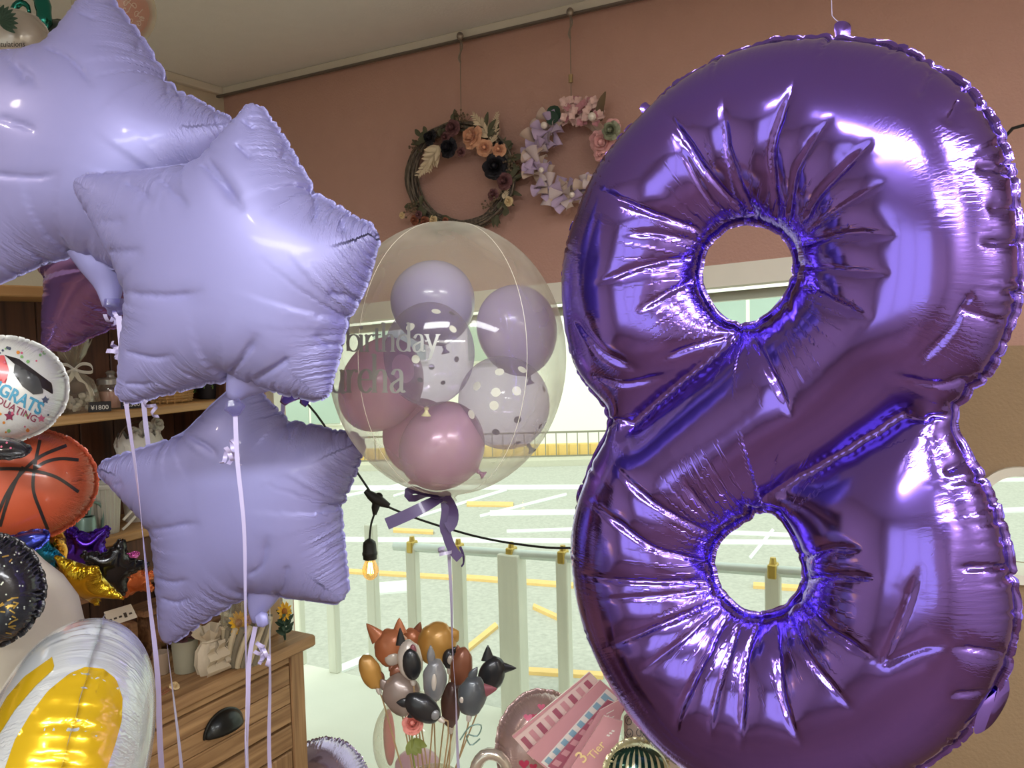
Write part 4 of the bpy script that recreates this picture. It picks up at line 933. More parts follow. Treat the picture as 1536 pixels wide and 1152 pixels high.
for a in (-1, -.35, .35, 1): mb.tube([bg - Z*.012 + CX*.004*a, bg - Z*.042 + CX*.0075*a], .0011, 6)
mb.build('filament', m_fil, cord)
# ------------------------------------------------------------------ flowers, leaves, wreaths
def rose(mb, c, n, r, layers=4, seed=0, open_=.9):
    rs = random.Random(seed); n = unit(n); a = unit(np.cross(n, V3(.3, .2, 1))); b = np.cross(n, a); c = np.array(c, float)
    mb.blob(c + n * r * .3, r * .22, r * .22, r * .3, A=[a, b, n], seg=8, rings=6)
    for L in range(layers):
        f = (L + 1) / layers; cnt = 3 + L
        for k in range(cnt):
            t0 = 2*PI*k/cnt + L*.7 + rs.uniform(-.15, .15); wd = 2*PI/cnt*1.35; V = []
            for i in range(4):
                h = i / 3
                for j in range(5):
                    t = t0 + (j/4 - .5) * wd * (1 - .25*h*h); rad = r * (.18 + .82*f*(h**.8)) * (1 - .08*(abs(j-2)/2)**2*h) * open_
                    z = r * (.55*(1-f)*h + .35*h*(1 - h*f*.9)) + r*.05*math.sin(j*2+L) - r*.12*f*(abs(j-2)/2)**2*h
                    V.append(c + a*math.cos(t)*rad + b*math.sin(t)*rad + n*z)
            mb.add(V, [(i*5+j, i*5+j+1, (i+1)*5+j+1, (i+1)*5+j) for i in range(3) for j in range(4)])
def leaf(mb, c, d, n, L, w, bend=.2):
    d = unit(d); n = unit(n - d*np.dot(n, d)); s = np.cross(d, n); V = []
    for i in range(6):
        t = i/5; ww = w * math.sin(PI * min(.97, t*.92 + .06)) ** .8
        p = np.array(c) + d*L*t + n*(bend*L*(t - t*t)*1.2)
        V += [p - s*ww + n*ww*.3, p, p + s*ww + n*ww*.3]
    mb.add(V, [(3*i+j, 3*i+j+1, 3*i+j+4, 3*i+j+3) for i in range(5) for j in range(2)])
def plume(mb, c, d, n, L, w, seed=0, cnt=26):
    rs = random.Random(seed); d = unit(d); n = unit(n); s = np.cross(d, n); mb.tube([c, c + d*L], .0008, 4)
    for k in range(cnt):
        t = k/cnt; sd = 1 if k % 2 else -1; q = w*(1 - t*.75); leaf(mb, c + d*L*t, d*.8 + s*sd*rs.uniform(.5, 1.0) + n*rs.uniform(-.2, .5), n, q, q*.16, .1)
def sprig(mb, c, n, r, cnt, br, seed=0):
    rs = random.Random(seed)
    for k in range(cnt):
        d = unit(V3(rs.uniform(-1,1), rs.uniform(-1,1), rs.uniform(-1,1)) + n*.6); e = c + d*r*rs.uniform(.5, 1); mb.tube([c, e], .0006, 3); mb.blob(e, br, seg=6, rings=4)
NW = VV  # wall faces into the room
def wp(px, py, out=0.0): return onpl(px, py, rm(0, out, 0), NB)
K1 = float(np.linalg.norm(wp(692,262) - CAM)) / F_PX     # metres per pixel at the wreaths
m_twig = wood_mat('grey_brown_twig', (128, 116, 100), (66, 58, 52), (0, 0, 1), 20, .8)
m_wire = mat('steel_wire', (150, 140, 128), .35, .7)
wr1 = thing('flower_wreath', wp(692, 262, .02), 'grey twig wreath with black and peach roses hung on the pink wall', 'wreath')
cx, cy, R1 = 691, 264, 74
def wring(px0, py0, R, t, out=.03, e=1.0): return wp(px0 + R*math.cos(t), py0 - R*math.sin(t)*e, out)
rs = random.Random(11)
mb = MB()
for k in range(26):
    ph, fr, am, off, oo = rs.uniform(0, 6.3), rs.choice((2, 3, 4, 5)), rs.uniform(1.5, 4.5), rs.uniform(-7, 7), rs.uniform(.012, .045)
    P = [wring(cx, cy, R1 + off + am*math.sin(fr*t + ph), t, oo + .008*math.sin(fr*t*1.3 + ph)) for t in np.linspace(0, 2*PI, 60)]
    mb.tube(P, rs.uniform(1.0, 2.0)*K1, 5, cap=False)
mb.build('twig_ring', m_twig, wr1)
m_blackrose = mat('black_dried_petals', (30, 28, 36), .7, var=.2); m_peach = mat('peach_petals', (222, 166, 130), .7, var=.08, sheen=.2); m_plum = mat('dusky_plum_petals', (112, 72, 74), .75, var=.15)
m_pampas = mat('cream_pampas', (216, 198, 166), .8, var=.08); m_olive = mat('dried_olive_leaf', (84, 84, 62), .7, var=.2); m_rust = mat('rust_dried_flower', (140, 84, 60), .8, var=.2); m_bud = mat('cream_dried_bud', (220, 196, 150), .8, var=.1)
def fl(px, py, rpx, m, parent, name='rose', seed=0, out=.06, layers=4, tilt=(0, 0), op=.9):
    n = unit(NW + U*tilt[0] + Z*tilt[1]); mb = MB(); rose(mb, wp(px, py, out), n, rpx*K1, layers, seed, op); o = mb.build(name, m, parent); return o
mb = MB()
for k in range(90):
    t = rs.choice((rs.uniform(-.9, 2.7), rs.uniform(-.9, 2.7), rs.uniform(3.6, 4.3))); c = wring(cx, cy, R1 + rs.uniform(-8, 10), t, rs.uniform(.03, .06))
    leaf(mb, c, unit(U*math.cos(t) + Z*math.sin(t) + U*rs.uniform(-1, 1) + Z*rs.uniform(-1, 1)), NW, rs.uniform(10, 22)*K1, rs.uniform(2.5, 5)*K1)
mb.build('leaves', m_olive, wr1)
for a in ((646,207,14,m_blackrose,1,(-.3,.2)), (673,222,17,m_blackrose,2,(-.1,.1)), (743,250,21,m_blackrose,3,(.3,0)), (751,216,5,m_blackrose,12,(0,0))): fl(a[0], a[1], a[2], a[3], wr1, seed=a[4], tilt=a[5], layers=5)
for a in ((709,206,20,m_peach,4,(-.2,.2)), (727,222,14,m_peach,5,(.4,0)), (749,225,12,m_peach,6,(.2,.1))): fl(a[0], a[1], a[2], a[3], wr1, seed=a[4], tilt=a[5], layers=4)
for a in ((679,192,14,7), (757,272,14,8), (668,206,9,9), (740,292,10,10), (692,228,8,21)): fl(a[0], a[1], a[2], m_plum, wr1, seed=a[3])
def pl_(*a):
    m_ = MB(); plume(m_, *a); m_.build('pampas_plume', m_pampas, wr1)
pl_(wp(662,220,.07), -U*1 - Z*.85, NW, 56*K1, 24*K1, 1)
pl_(wp(657,218,.07), -U*.5 - Z*1, NW, 40*K1, 18*K1, 2)
pl_(wp(735,205,.05), -U*.7 + Z*.9, NW, 44*K1, 18*K1, 3)
pl_(wp(738,215,.05), U*.25 + Z*1, NW, 42*K1, 14*K1, 4)
pl_(wp(758,300,.05), Z*.9 + U*.2, NW, 30*K1, 8*K1, 5)
for k, (x, y) in enumerate(((700,182),(690,175),(770,255),(768,240),(745,300),(735,310),(618,318),(625,308),(625,220))):
    mb = MB(); sprig(mb, wp(x, y, .05), NW, 13*K1, 12, 1.6*K1, k); mb.build('berry_sprig', mat('brown_berries', (110, 92, 72), .7, var=.2), wr1)
for a in ((622,330,9,m_rust,31), (637,332,9,m_rust,32), (650,330,8,m_bud,33), (628,322,7,m_plum,34), (603,323,6,m_bud,35), (668,331,6,m_rust,36), (763,302,8,m_bud,37)): fl(a[0], a[1], a[2], a[3], wr1, 'small_flower', a[4], layers=3)
def hanger(px, y0, y1, parent, clip=None):
    MB().tube([wp(px, y0, .04), wp(px + 2, y1, .03)], .0012, 5).build('wire', m_wire, parent)
    mb = MB(); mb.blob(wp(px, y0 - 4, .045), .010, .008, .012, seg=10, rings=6); mb.tube(smooth_loop([wp(px, y0, .045), wp(px + 3, y0 + 12, .05), wp(px, y0 + 22, .045), wp(px - 2, y0 + 30, .045), wp(px+1, y0 + 36, .04)], .006, False), .003, 6); mb.build('hook', m_wire, parent)
    if clip: MB().tube([wp(px+1, clip, .045), wp(px+1, clip + 12, .045)], .006, 10).build('clip', mat('brass_clip', (170, 150, 110), .35, .7), parent)
hanger(690, 58, 200, wr1); hanger(855, 22, 170, None or thing('ribbon_wreath', wp(862, 232, .02), 'lilac and beige fabric ribbon wreath with pink hydrangea beside the purple eight', 'wreath'), 112)
wr2 = bpy.data.objects['ribbon_wreath']
K2 = float(np.linalg.norm(wp(862,232) - CAM)) / F_PX
m_lr = mat('lilac_fabric_ribbon', (186, 164, 196), .7, var=.06, sheen=.3); m_br = mat('beige_fabric_ribbon', (196, 172, 156), .75, var=.06, sheen=.3); m_or = mat('sheer_grey_ribbon', (200, 184, 184), .7, var=.05)
def wring2(t, r, out): return wp(858 + r*.93*math.cos(t), 236 - r*math.sin(t), out)
MB().tube([wring2(t, 60, .03) for t in np.linspace(0, 2*PI, 60)], 8*K2, 10, cap=False).build('ring', m_br, wr2)
def cone_loop(c, d, n, L, w, m, name):
    """one stiff loop of ribbon: a pinched cone"""
    d = unit(d); n = unit(n); s = np.cross(d, n); V = []
    for i in range(5):
        t = i/4; r = w*(.12 + .88*t)
        for j in range(9):
            q = PI*(j/8)*1.35 - .25; V.append(c + d*L*t + s*math.cos(q)*r + n*math.sin(q)*r*.7)
    MB().add(V, [(i*9+j, i*9+j+1, (i+1)*9+j+1, (i+1)*9+j) for i in range(4) for j in range(8)]).build(name, m, wr2)
rs = random.Random(5)
for k in range(42):
    t = 2.0 + k/41*3.7; c = wring2(t, 58 + rs.uniform(-6, 6), rs.uniform(.05, .065)); a = rs.uniform(0, 2*PI)
    d = U*math.cos(a) + Z*math.sin(a) + NW*rs.uniform(.0, .5)
    for s_ in (1, -1): cone_loop(c, d*s_ + NW*.25, NW, rs.uniform(17, 27)*K2, rs.uniform(7, 11)*K2, (m_lr, m_br, m_lr, m_or)[k % 4], 'ribbon_loop')
m_pearl = mat('pearl', (236, 226, 214), .2, .1, .6)
for (x, y, r) in ((816,188,5), (812,255,4), (888,175,6), (858,292,4)): MB().blob(wp(x, y, .09), r*K2, seg=14, rings=10).build('pearl', m_pearl, wr2)
m_hyd = mat('pale_pink_hydrangea', (226, 190, 182), .7, var=.1); m_hyd2 = mat('rose_hydrangea', (190, 130, 138), .7, var=.1)
for q, (m, cnt) in enumerate(((m_hyd, 70), (m_hyd2, 24))):
    mb = MB()
    for k in range(cnt):
        x, y = 875 + rs.uniform(-30, 28), 166 + rs.uniform(-17, 20); c = wp(x, y, rs.uniform(.05, .085))
        for j in range(4):
            a = j*PI/2 + k; d = U*math.cos(a) + Z*math.sin(a) + NW*.3; leaf(mb, c, d, NW, 6.5*K2, 3*K2, .1)
    mb.build('hydrangea_head', m, wr2)
mb = MB(); leaf(mb, wp(838,182,.06), -U*.6 + Z*.9, NW, 26*K2, 13*K2, .15); leaf(mb, wp(838,178,.07), -U*1 + Z*.2, NW, 20*K2, 10*K2, .15); mb.build('green_leaves', mat('dark_green_leaf', (44, 72, 56), .6, var=.2), wr2)
mb = MB()
for (x, y, dx, dz, L) in ((898,180,.3,1,38), (902,182,.0,1,30), (892,182,-.4,.7,18)): leaf(mb, wp(x, y, .07), U*dx + Z*dz, NW, L*K2, 6*K2, .3)
mb.build('brown_leaves', mat('dried_brown_leaf', (104, 84, 62), .7, var=.2), wr2)
m_pf = mat('soft_pink_petals', (228, 172, 170), .75, var=.08, sheen=.3)
for a in ((905,215,20,51), (895,208,12,52), (918,192,14,55), (900,232,10,53)): fl(a[0], a[1], a[2], m_pf, wr2, 'pink_flower', a[3], layers=4)
fl(917, 196, 16, mat('grey_green_succulent', (152, 156, 130), .6, var=.1), wr2, 'succulent', 54, .085, layers=5, op=.8)
# ------------------------------------------------------------------ wooden chest and shelf unit on the left
def ru(P): return float(np.dot(P - K0, U))
def rv(P): return float(np.dot(P - K0, VV))
TOPZ = .85
_a, _b = onz(470, 950, TOPZ), onz(221, 1075, TOPZ); UF = (ru(_a) + ru(_b)) / 2; V0 = rv(_a); CL = 1.5; CD = .50
m_oak = wood_mat('worn_pine', (186, 148, 104), (128, 92, 58), tuple(VV), 6, .55, .35)
m_oakv = wood_mat('worn_pine_upright', (176, 138, 96), (118, 84, 54), (0, 0, 1), 6, .55, .35)
m_dark = wood_mat('dark_brown_panel', (104, 66, 44), (66, 40, 28), (0, 0, 1), 5, .6, .2)
m_shelf = wood_mat('honey_pine_shelf', (206, 166, 112), (158, 118, 72), tuple(VV), 5, .5, .2)
chest = thing('wooden_chest', rm(UF - CD/2, V0 + CL/2, 0), 'worn pine chest of drawers with black cup handle in front of the window', 'chest')
def cbox(name, u1_, u2_, v1_, v2_, z1_, z2_, m, parent, bev=.003):
    return MB().box(rm((u1_+u2_)/2, (v1_+v2_)/2, (z1_+z2_)/2), U, VV, Z, abs(u2_-u1_), abs(v2_-v1_), abs(z2_-z1_), bev).build(name, m, parent, smooth=False)
cbox('top_board', UF - CD, UF, V0, V0 + CL, TOPZ - .028, TOPZ, m_oak, chest, .006)
fu = UF - .022
cbox('side_panel', UF - CD + .02, fu - .002, V0 + .025, V0 + .045, .0, TOPZ - .028, m_oakv, chest); cbox('side_panel', UF - CD + .02, fu - .002, V0 + CL - .045, V0 + CL - .025, 0, TOPZ - .028, m_oakv, chest)
cbox('back_panel', UF - CD + .01, UF - CD + .02, V0 + .03, V0 + CL - .03, .05, TOPZ - .03, m_oakv, chest)
for v in (V0 + .022, V0 + CL - .07): cbox('corner_post', fu - .03, fu, v, v + .045, 0, TOPZ - .028, m_oakv, chest)
cbox('rail', fu - .025, fu - .001, V0 + .068, V0 + CL - .072, TOPZ - .05, TOPZ - .0285, m_oak, chest)
q = onpl(440, 1085, rm(fu, 0, 0), U); zd = float(q[2])
z_low = float(onpl(455, 1075, rm(fu, 0, 0), U)[2])
cbox('rail', fu - .025, fu - .001, V0 + .068, V0 + CL - .072, z_low - .06, z_low - .005, m_oak, chest)
# drawer of planks
zt_, zb_ = TOPZ - .053, z_low - .001
dr = cbox('drawer', fu - .3, fu - .014, V0 + .072, V0 + 1.0, zb_ + .004, zt_, m_oak, chest)
nb_ = 3
for k in range(nb_):
    a = zb_ + .004 + (zt_ - zb_ - .004) * k / nb_; b = zb_ + .004 + (zt_ - zb_ - .004) * (k+1) / nb_; cbox('plank', fu - .012, fu + .001, V0 + .072, V0 + 1.0, a + .0008, b - .0008, m_oak, dr, .002)
hc = onpl(334, 1083, rm(fu + .002, 0, 0), U); mb = MB(); V = []; n1, n2 = 9, 14
for i in range(n1 + 1):
    f = PI/2 * i/n1
    for j in range(n2 + 1):
        g = PI * j/n2; V.append(hc + VV * .048*math.cos(g) + Z * (.040*math.sin(g)*math.cos(f) - .016) + U * (.001 + .026*math.sin(g)*math.sin(f)))
mb.add(V, [(i*(n2+1)+j, i*(n2+1)+j+1, (i+1)*(n2+1)+j+1, (i+1)*(n2+1)+j) for i in range(n1) for j in range(n2)])
P = [hc + VV*.050*math.cos(g) + Z*(.042*math.sin(g) - .016) + U*.002 for g in np.linspace(0, PI, 24)]; mb.tube(P, .003, 6)
m_iron = mat('black_iron', (40, 42, 42), .35, .7, .2, var=.15); h = mb.build('cup_handle', m_iron, dr); h['label'] = 'black iron cup handle'
sol = h.modifiers.new('solidify', 'SOLIDIFY'); sol.thickness = .002
# doors below
for k in range(2):
    va = V0 + .072 + k * .465; vb = va + .455; za, zb2 = .06, z_low - .065
    dd = cbox('door', fu - .02, fu - .012, va, vb, za, zb2, m_dark, chest)
    for (a, b, c, d2) in ((va, va+.06, za, zb2), (vb-.06, vb, za, zb2)): cbox('stile', fu - .012, fu, a, b, c, d2, m_oakv, dd)
    for (c, d2) in ((za, za+.06), (zb2-.06, zb2)): cbox('door_rail', fu - .012, fu, va+.06, vb-.06, c, d2, m_oak, dd)
    MB().lathe(rm(fu, vb - .03 if k == 0 else va + .03, .45), U, [(.004, 0), (.005, .008), (.011, .014), (.011, .02), (.002, .024)], 14).build('knob', m_iron, dd)
# shelf unit standing on the chest
S1 = onpl(80, 634, rm(UF - .28, 0, 0), U); S1b = onpl(300, 608, rm(UF - .28, 0, 0), U); ZSH = float((S1[2] + S1b[2]) / 2)
UB = UF - CD + .01; USF = UF - .28
VH0 = rv(onpl(338, 560, rm(USF, 0, 0), U)); VH1 = V0 + CL
hut = thing('shelf_unit', rm((UB + USF)/2, (VH0+VH1)/2, TOPZ), 'brown wooden shelf unit with honey pine shelves on the chest behind the balloons', 'shelf')
ZT = float(onpl(20, 436, rm(USF, 0, 0), U)[2])
vb0 = VH0; k = 0
while vb0 < VH1 - .02:
    w = .088; cbox('back_board', UB, UB + .012, vb0 + .001, min(vb0 + w, VH1) - .0015, TOPZ + .001, ZT, m_dark, hut, .0025); vb0 += w
sh = []
for (z, t) in ((ZSH, .020), (ZT, .022)): cbox('shelf_board', UB + .012, USF, VH0 + .001, VH1, z - t/2, z + t/2, m_shelf, hut, .003)
Z2 = float(onpl(190, 800, rm(USF, 0, 0), U)[2])
cbox('shelf_board', UB + .012, USF, VH0 + .001, VH1, Z2 - .02, Z2, m_shelf, hut, .003); cbox('drawer_band', UB + .1, USF - .012, VH0 + .02, VH1, Z2 - .11, Z2 - .021, m_dark, hut)
for v in (VH0, VH1 - .02): cbox('upright', UB, USF - .004, v - .021, v - .001, TOPZ + .001, ZT + .05, m_dark, hut)
ZS1 = ZSH + .010
def on_shelf(px, z, back=.0):     # point on a shelf seen at column px, 'back' metres behind the shelf front
    r = ray(px, 600); u_ = USF - back; p0 = rm(u_, 0, 0); t = np.dot(p0 - CAM, U) / np.dot(r, U); p = CAM + r*t; return V3(p[0], p[1], z)
KS = lambda P: float(np.dot(P - CAM, FW)) / F_PX
def tag_card(name, label, px, z, back, text, w=.045, h=.022, d=None):
    c = on_shelf(px, z, back) ; t = thing(name, c, label, 'price tag')
    n = unit(CAM - c); n[2] = 0; n = unit(n); s = np.cross(Z, n) ; s = unit(s)
    MB().box(c + Z*(h/2 + .0005), s, n, Z, w, .003, h, .0005).build('card', mat('black_card', (26, 24, 26), .6), t, smooth=False)
    txt(text, c + n*.0022 + Z*(h*.25), s, Z, h*.62, mat('chalk_white_print', (222, 220, 210), .7), t, centre=True)
    return t
def txt(body, o, ax, ay, size, m, parent, centre=True, mapf=None, name='lettering', bold=0.0):
    """lettering as flat mesh from the built-in font"""
    cu = bpy.data.curves.new('lettering_curve', 'FONT'); cu.body = body; cu.size = 1.0; cu.resolution_u = 3; cu.offset = bold
    if centre: cu.align_x = 'CENTER'
    ob = bpy.data.objects.new('lettering_tmp', cu); COL.objects.link(ob); dg = bpy.context.evaluated_depsgraph_get(); me = bpy.data.meshes.new_from_object(ob.evaluated_get(dg))
    V = np.array([v.co[:] for v in me.vertices]); Fc = [tuple(p.vertices) for p in me.polygons]
    bpy.data.objects.remove(ob); bpy.data.curves.remove(cu); bpy.data.meshes.remove(me)
    if mapf: W = [mapf(p[0]*size, p[1]*size) for p in V]
    else: W = [np.array(o) + np.array(ax)*p[0]*size + np.array(ay)*p[1]*size for p in V]
    return mk(name, W, Fc, m, parent, smooth=False)
tag_card('price_tag', 'small black price card in front of the cellophane gift', 149, ZS1, .004, '¥1800'); tag_card('price_tag', 'small black price card in front of the glass jar', 197, ZS1, .004, '¥2500')
tag_card('price_tag', 'small black price card in front of the watering can', 122, Z2, .004, '¥1980')
# things on the shelf
m_cell = film_mat('cellophane', (240, 238, 228), .35, .5, (226, 220, 204), .08); m_yb = mat('cream_board', (214, 184, 130), .7)
c = on_shelf(64, ZS1, .03); bk = thing('paper_gift_bag', c, 'plain cream paper bag on the shelf behind the congratulations balloon', 'bag')
mb = MB(); kk = KS(c); mb.box(c + Z*(35*kk), VV, U, Z, 34*kk, .05, 70*kk, .004); mb.build('bag_body', m_yb, bk, smooth=False)
MB().tube(smooth_loop([c + Z*70*kk - VV*8*kk, c + Z*82*kk, c + Z*70*kk + VV*8*kk], .004, False), .0012, 5).build('handle', m_yb, bk)
c = on_shelf(114, ZS1, .05); kk = KS(c); cb = thing('cellophane_gift', c, 'clear cellophane gift bag tied with a white bow on the shelf', 'gift')
rs = random.Random(3); V = []; seg = 28; prof_ = [(30,0),(33,10),(31,30),(24,48),(10,60),(4,66),(8,74),(18,92),(26,108)]
for i, (r, h_) in enumerate(prof_):
    for q in range(seg):
        t = 2*PI*q/seg; f = 1 + .16*math.sin(q*PI*2/seg*7 + i*.8)*(.4 + i/8) + rs.uniform(-.05, .05); V.append(c + (VV*math.cos(t) + U*math.sin(t)*.75)*r*kk*f + Z*h_*kk*(1 + (.12*math.sin(q*3.1) if i > 6 else 0)))
MB().add(V, [(i*seg+q, i*seg+(q+1) % seg, (i+1)*seg+(q+1) % seg, (i+1)*seg+q) for i in range(len(prof_)-1) for q in range(seg)]).build('cellophane_wrap', m_cell, cb)
m_wr = mat('white_satin_ribbon', (232, 230, 220), .5, var=.03)
mb = MB(); kc = c + Z*64*kk + unit(CAM - c)*.008; s = unit(np.cross(Z, unit(CAM - c)))
for sg in (1, -1):
    P = [kc + s*sg*x*kk + Z*y*kk for x, y in ((0,0),(10,8),(22,6),(24,-4),(12,-4),(0,0))]; P = smooth_loop(P, .004, False); mb.strip(P, [unit(CAM - c)*.004 + Z*.003]*len(P), .0005)
    P = [kc + s*sg*x*kk + Z*y*kk for x, y in ((0,0),(6,-14),(18,-28),(22,-40))]; P = smooth_loop(P, .004, False); mb.strip(P, [s*.005]*len(P), .0005)
mb.build('bow', m_wr, cb)
mb = MB()
for k in range(26): mb.blob(c + VV*rs.uniform(-20,20)*kk + U*rs.uniform(-14,14)*kk + Z*rs.uniform(6,26)*kk, rs.uniform(4,7)*kk, seg=6, rings=5, wob=.4, seed=k)
mb.build('white_filling', mat('shredded_white_paper', (214, 212, 204), .8), cb)
mb = MB(); mb.blob(c + Z*38*kk, 16*kk, 12*kk, 10*kk, seg=12, rings=8); mb.build('brown_gift', mat('dark_brown_gift', (84, 58, 44), .6), cb)
c = on_shelf(168, ZS1, .06); kk = KS(c); jr = thing('glass_jar', c, 'glass jar of pink sweets with a metal lid on the shelf', 'jar')
MB().lathe(c, Z, [(2*kk,.001),(20*kk,.001),(22*kk,4*kk),(22*kk,30*kk),(20*kk,36*kk),(18*kk,38*kk)], 24).build('jar_glass', m_cell, jr)
MB().lathe(c, Z, [(1*kk,.003),(19*kk,.003),(20.5*kk,6*kk),(20.5*kk,26*kk),(2*kk,28*kk)], 24).build('pink_filling', mat('pink_bath_salts', (216, 170, 160), .7, var=.15, vscale=200), jr)
MB().lathe(c + Z*37*kk, Z, [(.5*kk,0),(20*kk,0),(20*kk,7*kk),(18*kk,9*kk),(6*kk,10*kk),(5*kk,13*kk),(7*kk,17*kk),(4*kk,20*kk),(.5*kk,20*kk)], 24).build('lid', mat('pewter_lid', (170, 166, 158), .3, .6), jr)
c = on_shelf(258, ZS1, .07); kk = KS(c); wb = thing('wicker_basket', c, 'honey wicker basket on the shelf behind the middle star', 'basket')
m_wick = mat('wicker', (190, 152, 98), .6, var=.2, vscale=60)
mb = MB(); NS = 32
for r_ in range(9):
    P = [c + (VV*math.cos(t)*(30 + r_*.6) + U*math.sin(t)*(22 + r_*.4))*kk*(1 + .045*(1 if (q + r_) % 2 else -1)) + Z*(3 + r_*4.2)*kk for q, t in enumerate(np.linspace(0, 2*PI, NS+1))]
    P[-1] = P[0]; mb.tube(P, 2.1*kk, 5, cap=False)
mb.build('weave', m_wick, wb); mb = MB()
for q in range(NS//2): t = 2*PI*(q*2)/NS; mb.tube([c + (VV*math.cos(t)*30 + U*math.sin(t)*22)*kk, c + (VV*math.cos(t)*35 + U*math.sin(t)*25.5)*kk + Z*40*kk], 1.5*kk, 5)
mb.build('stakes', m_wick, wb)
P = smooth_loop([c + Z*36*kk - VV*(-30)*kk, c + Z*50*kk - VV*(-48)*kk, c + Z*34*kk - VV*(-52)*kk, c + Z*22*kk - VV*(-32)*kk], .005, False); MB().tube(P, 2.2*kk, 6).build('handle', m_wick, wb)
MB().lathe(c + Z*.001, Z, [(.5*kk, .001), (28*kk, .001)], 20).build('bottom', m_wick, wb)
c = on_shelf(312, ZS1, .06); kk = KS(c); pt = thing('potted_trailing_plant', c, 'small dark pot with a thin green trailing plant at the shelf end', 'plant')
MB().lathe(c, Z, [(1*kk,.001),(12*kk,.001),(16*kk,24*kk),(17*kk,28*kk),(14*kk,28*kk),(13*kk,22*kk),(1*kk,22*kk)], 20).build('pot', mat('dark_pot', (36, 34, 40), .5), pt)
mb = MB()
for k in range(10):
    a = k*.63; P = smooth_loop([c + Z*22*kk, c + Z*36*kk + (VV*math.cos(a) + U*math.sin(a))*10*kk, c + Z*(18 - k)*kk + (VV*math.cos(a) + U*math.sin(a))*20*kk], .004, False); mb.tube(P, .8*kk, 4)
    for q in range(2, len(P), 2): leaf(mb, P[q], V3(math.cos(q+a), math.sin(q+a), .3), Z, 6*kk, 2.4*kk)
mb.build('stems', mat('fresh_green_leaf', (98, 138, 62), .6, var=.15), pt)
# lower shelf: white lacy bag, ribbed bucket, watering can, white pipe stand
c = on_shelf(205, Z2, .10); kk = KS(c); lb = thing('wire_flower_stand', c, 'white lacy basket with a tall wire handle on the lower shelf', 'basket')
m_lace = mat('white_lace', (214, 212, 202), .8, var=.1)
mb = MB(); V = []; seg = 40
for i, (r, h_) in enumerate(((26,0),(30,60),(33,100),(36,118),(30,128))):
    for q in range(seg):
        t = 2*PI*q/seg; f = 1 + .10*math.sin(t*9 + i)*(i/4); V.append(c + (VV*math.cos(t) + U*math.sin(t)*.8)*r*kk*f + Z*(h_ + (5*math.sin(t*9) if i > 2 else 0))*kk)
mb.add(V, [(i*seg+q, i*seg+(q+1) % seg, (i+1)*seg+(q+1) % seg, (i+1)*seg+q) for i in range(4) for q in range(seg)]); mb.build('lace_basket', m_lace, lb)
MB().tube(smooth_loop([c + VV*36*kk*math.cos(t) + Z*(112 + 34*math.sin(t))*kk for t in np.linspace(0, PI, 12)], .006, False), 1.4*kk, 6).build('handle', m_wire, lb)
mb = MB()
for k, (x, y) in enumerate(((-14,130),(4,138),(18,128),(-2,122),(24,140))): rose(mb, c + VV*-x*kk + Z*y*kk + U*.02, unit(U + Z*.3), 13*kk, 3, k)
mb.build('white_roses', m_lace, lb)
c = on_shelf(148, Z2, .05); kk = KS(c); bkt = thing('ribbed_bucket', c, 'pale grey ribbed bucket on the lower shelf beside the basketball balloon', 'bucket')
mb = MB(); V = []; seg = 72
for (r, h_) in ((17,0),(23,70)):
    for q in range(seg): t = 2*PI*q/seg; V.append(c + (VV*math.cos(t) + U*math.sin(t))*(r + (1.3 if q % 3 == 0 else 0))*kk + Z*h_*kk)
mb.add(V, [(q, (q+1) % seg, seg+(q+1) % seg, seg+q) for q in range(seg)]); mb.build('ribbed_wall', mat('pale_grey_tin', (196, 196, 184), .5, .2), bkt, auto=20)
MB().lathe(c + Z*70*kk, Z, [(22*kk,-1*kk),(26*kk,-1*kk),(27*kk,3*kk),(26*kk,6*kk),(22*kk,6*kk),(21*kk,-1*kk)], 32).build('rim', mat('pale_grey_tin', (196, 196, 184), .5, .2), bkt)
MB().lathe(c, Z, [(.5*kk,.001),(17*kk,.001)], 24).build('bottom', mat('pale_grey_tin', (196, 196, 184), .5, .2), bkt)
c = on_shelf(118, Z2, .03); kk = KS(c); wc = thing('watering_can', c, 'small teal enamel watering can beside the ribbed bucket', 'watering can')
m_teal = mat('teal_enamel', (118, 150, 140), .35, .2, .3)
MB().lathe(c, Z, [(.5*kk,.001),(15*kk,.001),(14*kk,32*kk),(12*kk,35*kk),(10*kk,34*kk)], 24).build('body', m_teal, wc)
MB().tube(smooth_loop([c + Z*8*kk - VV*13*kk, c + Z*14*kk - VV*26*kk, c + Z*44*kk - VV*27*kk, c + Z*54*kk - VV*12*kk, c + Z*36*kk - VV*6*kk], .004, False), 2.2*kk, 8).build('handle', m_teal, wc)
MB().tube(smooth_loop([c + Z*8*kk + VV*12*kk, c + Z*30*kk + VV*28*kk, c + Z*46*kk + VV*38*kk], .004, False), [3*kk]*1 + [2.4*kk]*0 if False else 2.4*kk, 8).build('spout', m_teal, wc)
c = on_shelf(186, Z2, .03); kk = KS(c); st = thing('white_tube_stand', c, 'small white bent tube stand beside the ribbed bucket', 'stand')
mb = MB(); mb.tube(smooth_loop([c - VV*-14*kk + Z*2*kk, c + Z*8*kk - VV*-4*kk, c + Z*20*kk - VV*12*kk], .004, False), 2*kk, 8); mb.tube(smooth_loop([c - VV*-12*kk + Z*16*kk, c + Z*26*kk + VV*-2*kk, c + Z*34*kk - VV*14*kk], .004, False), 2*kk, 8); mb.build('bent_tubes', m_white, st)

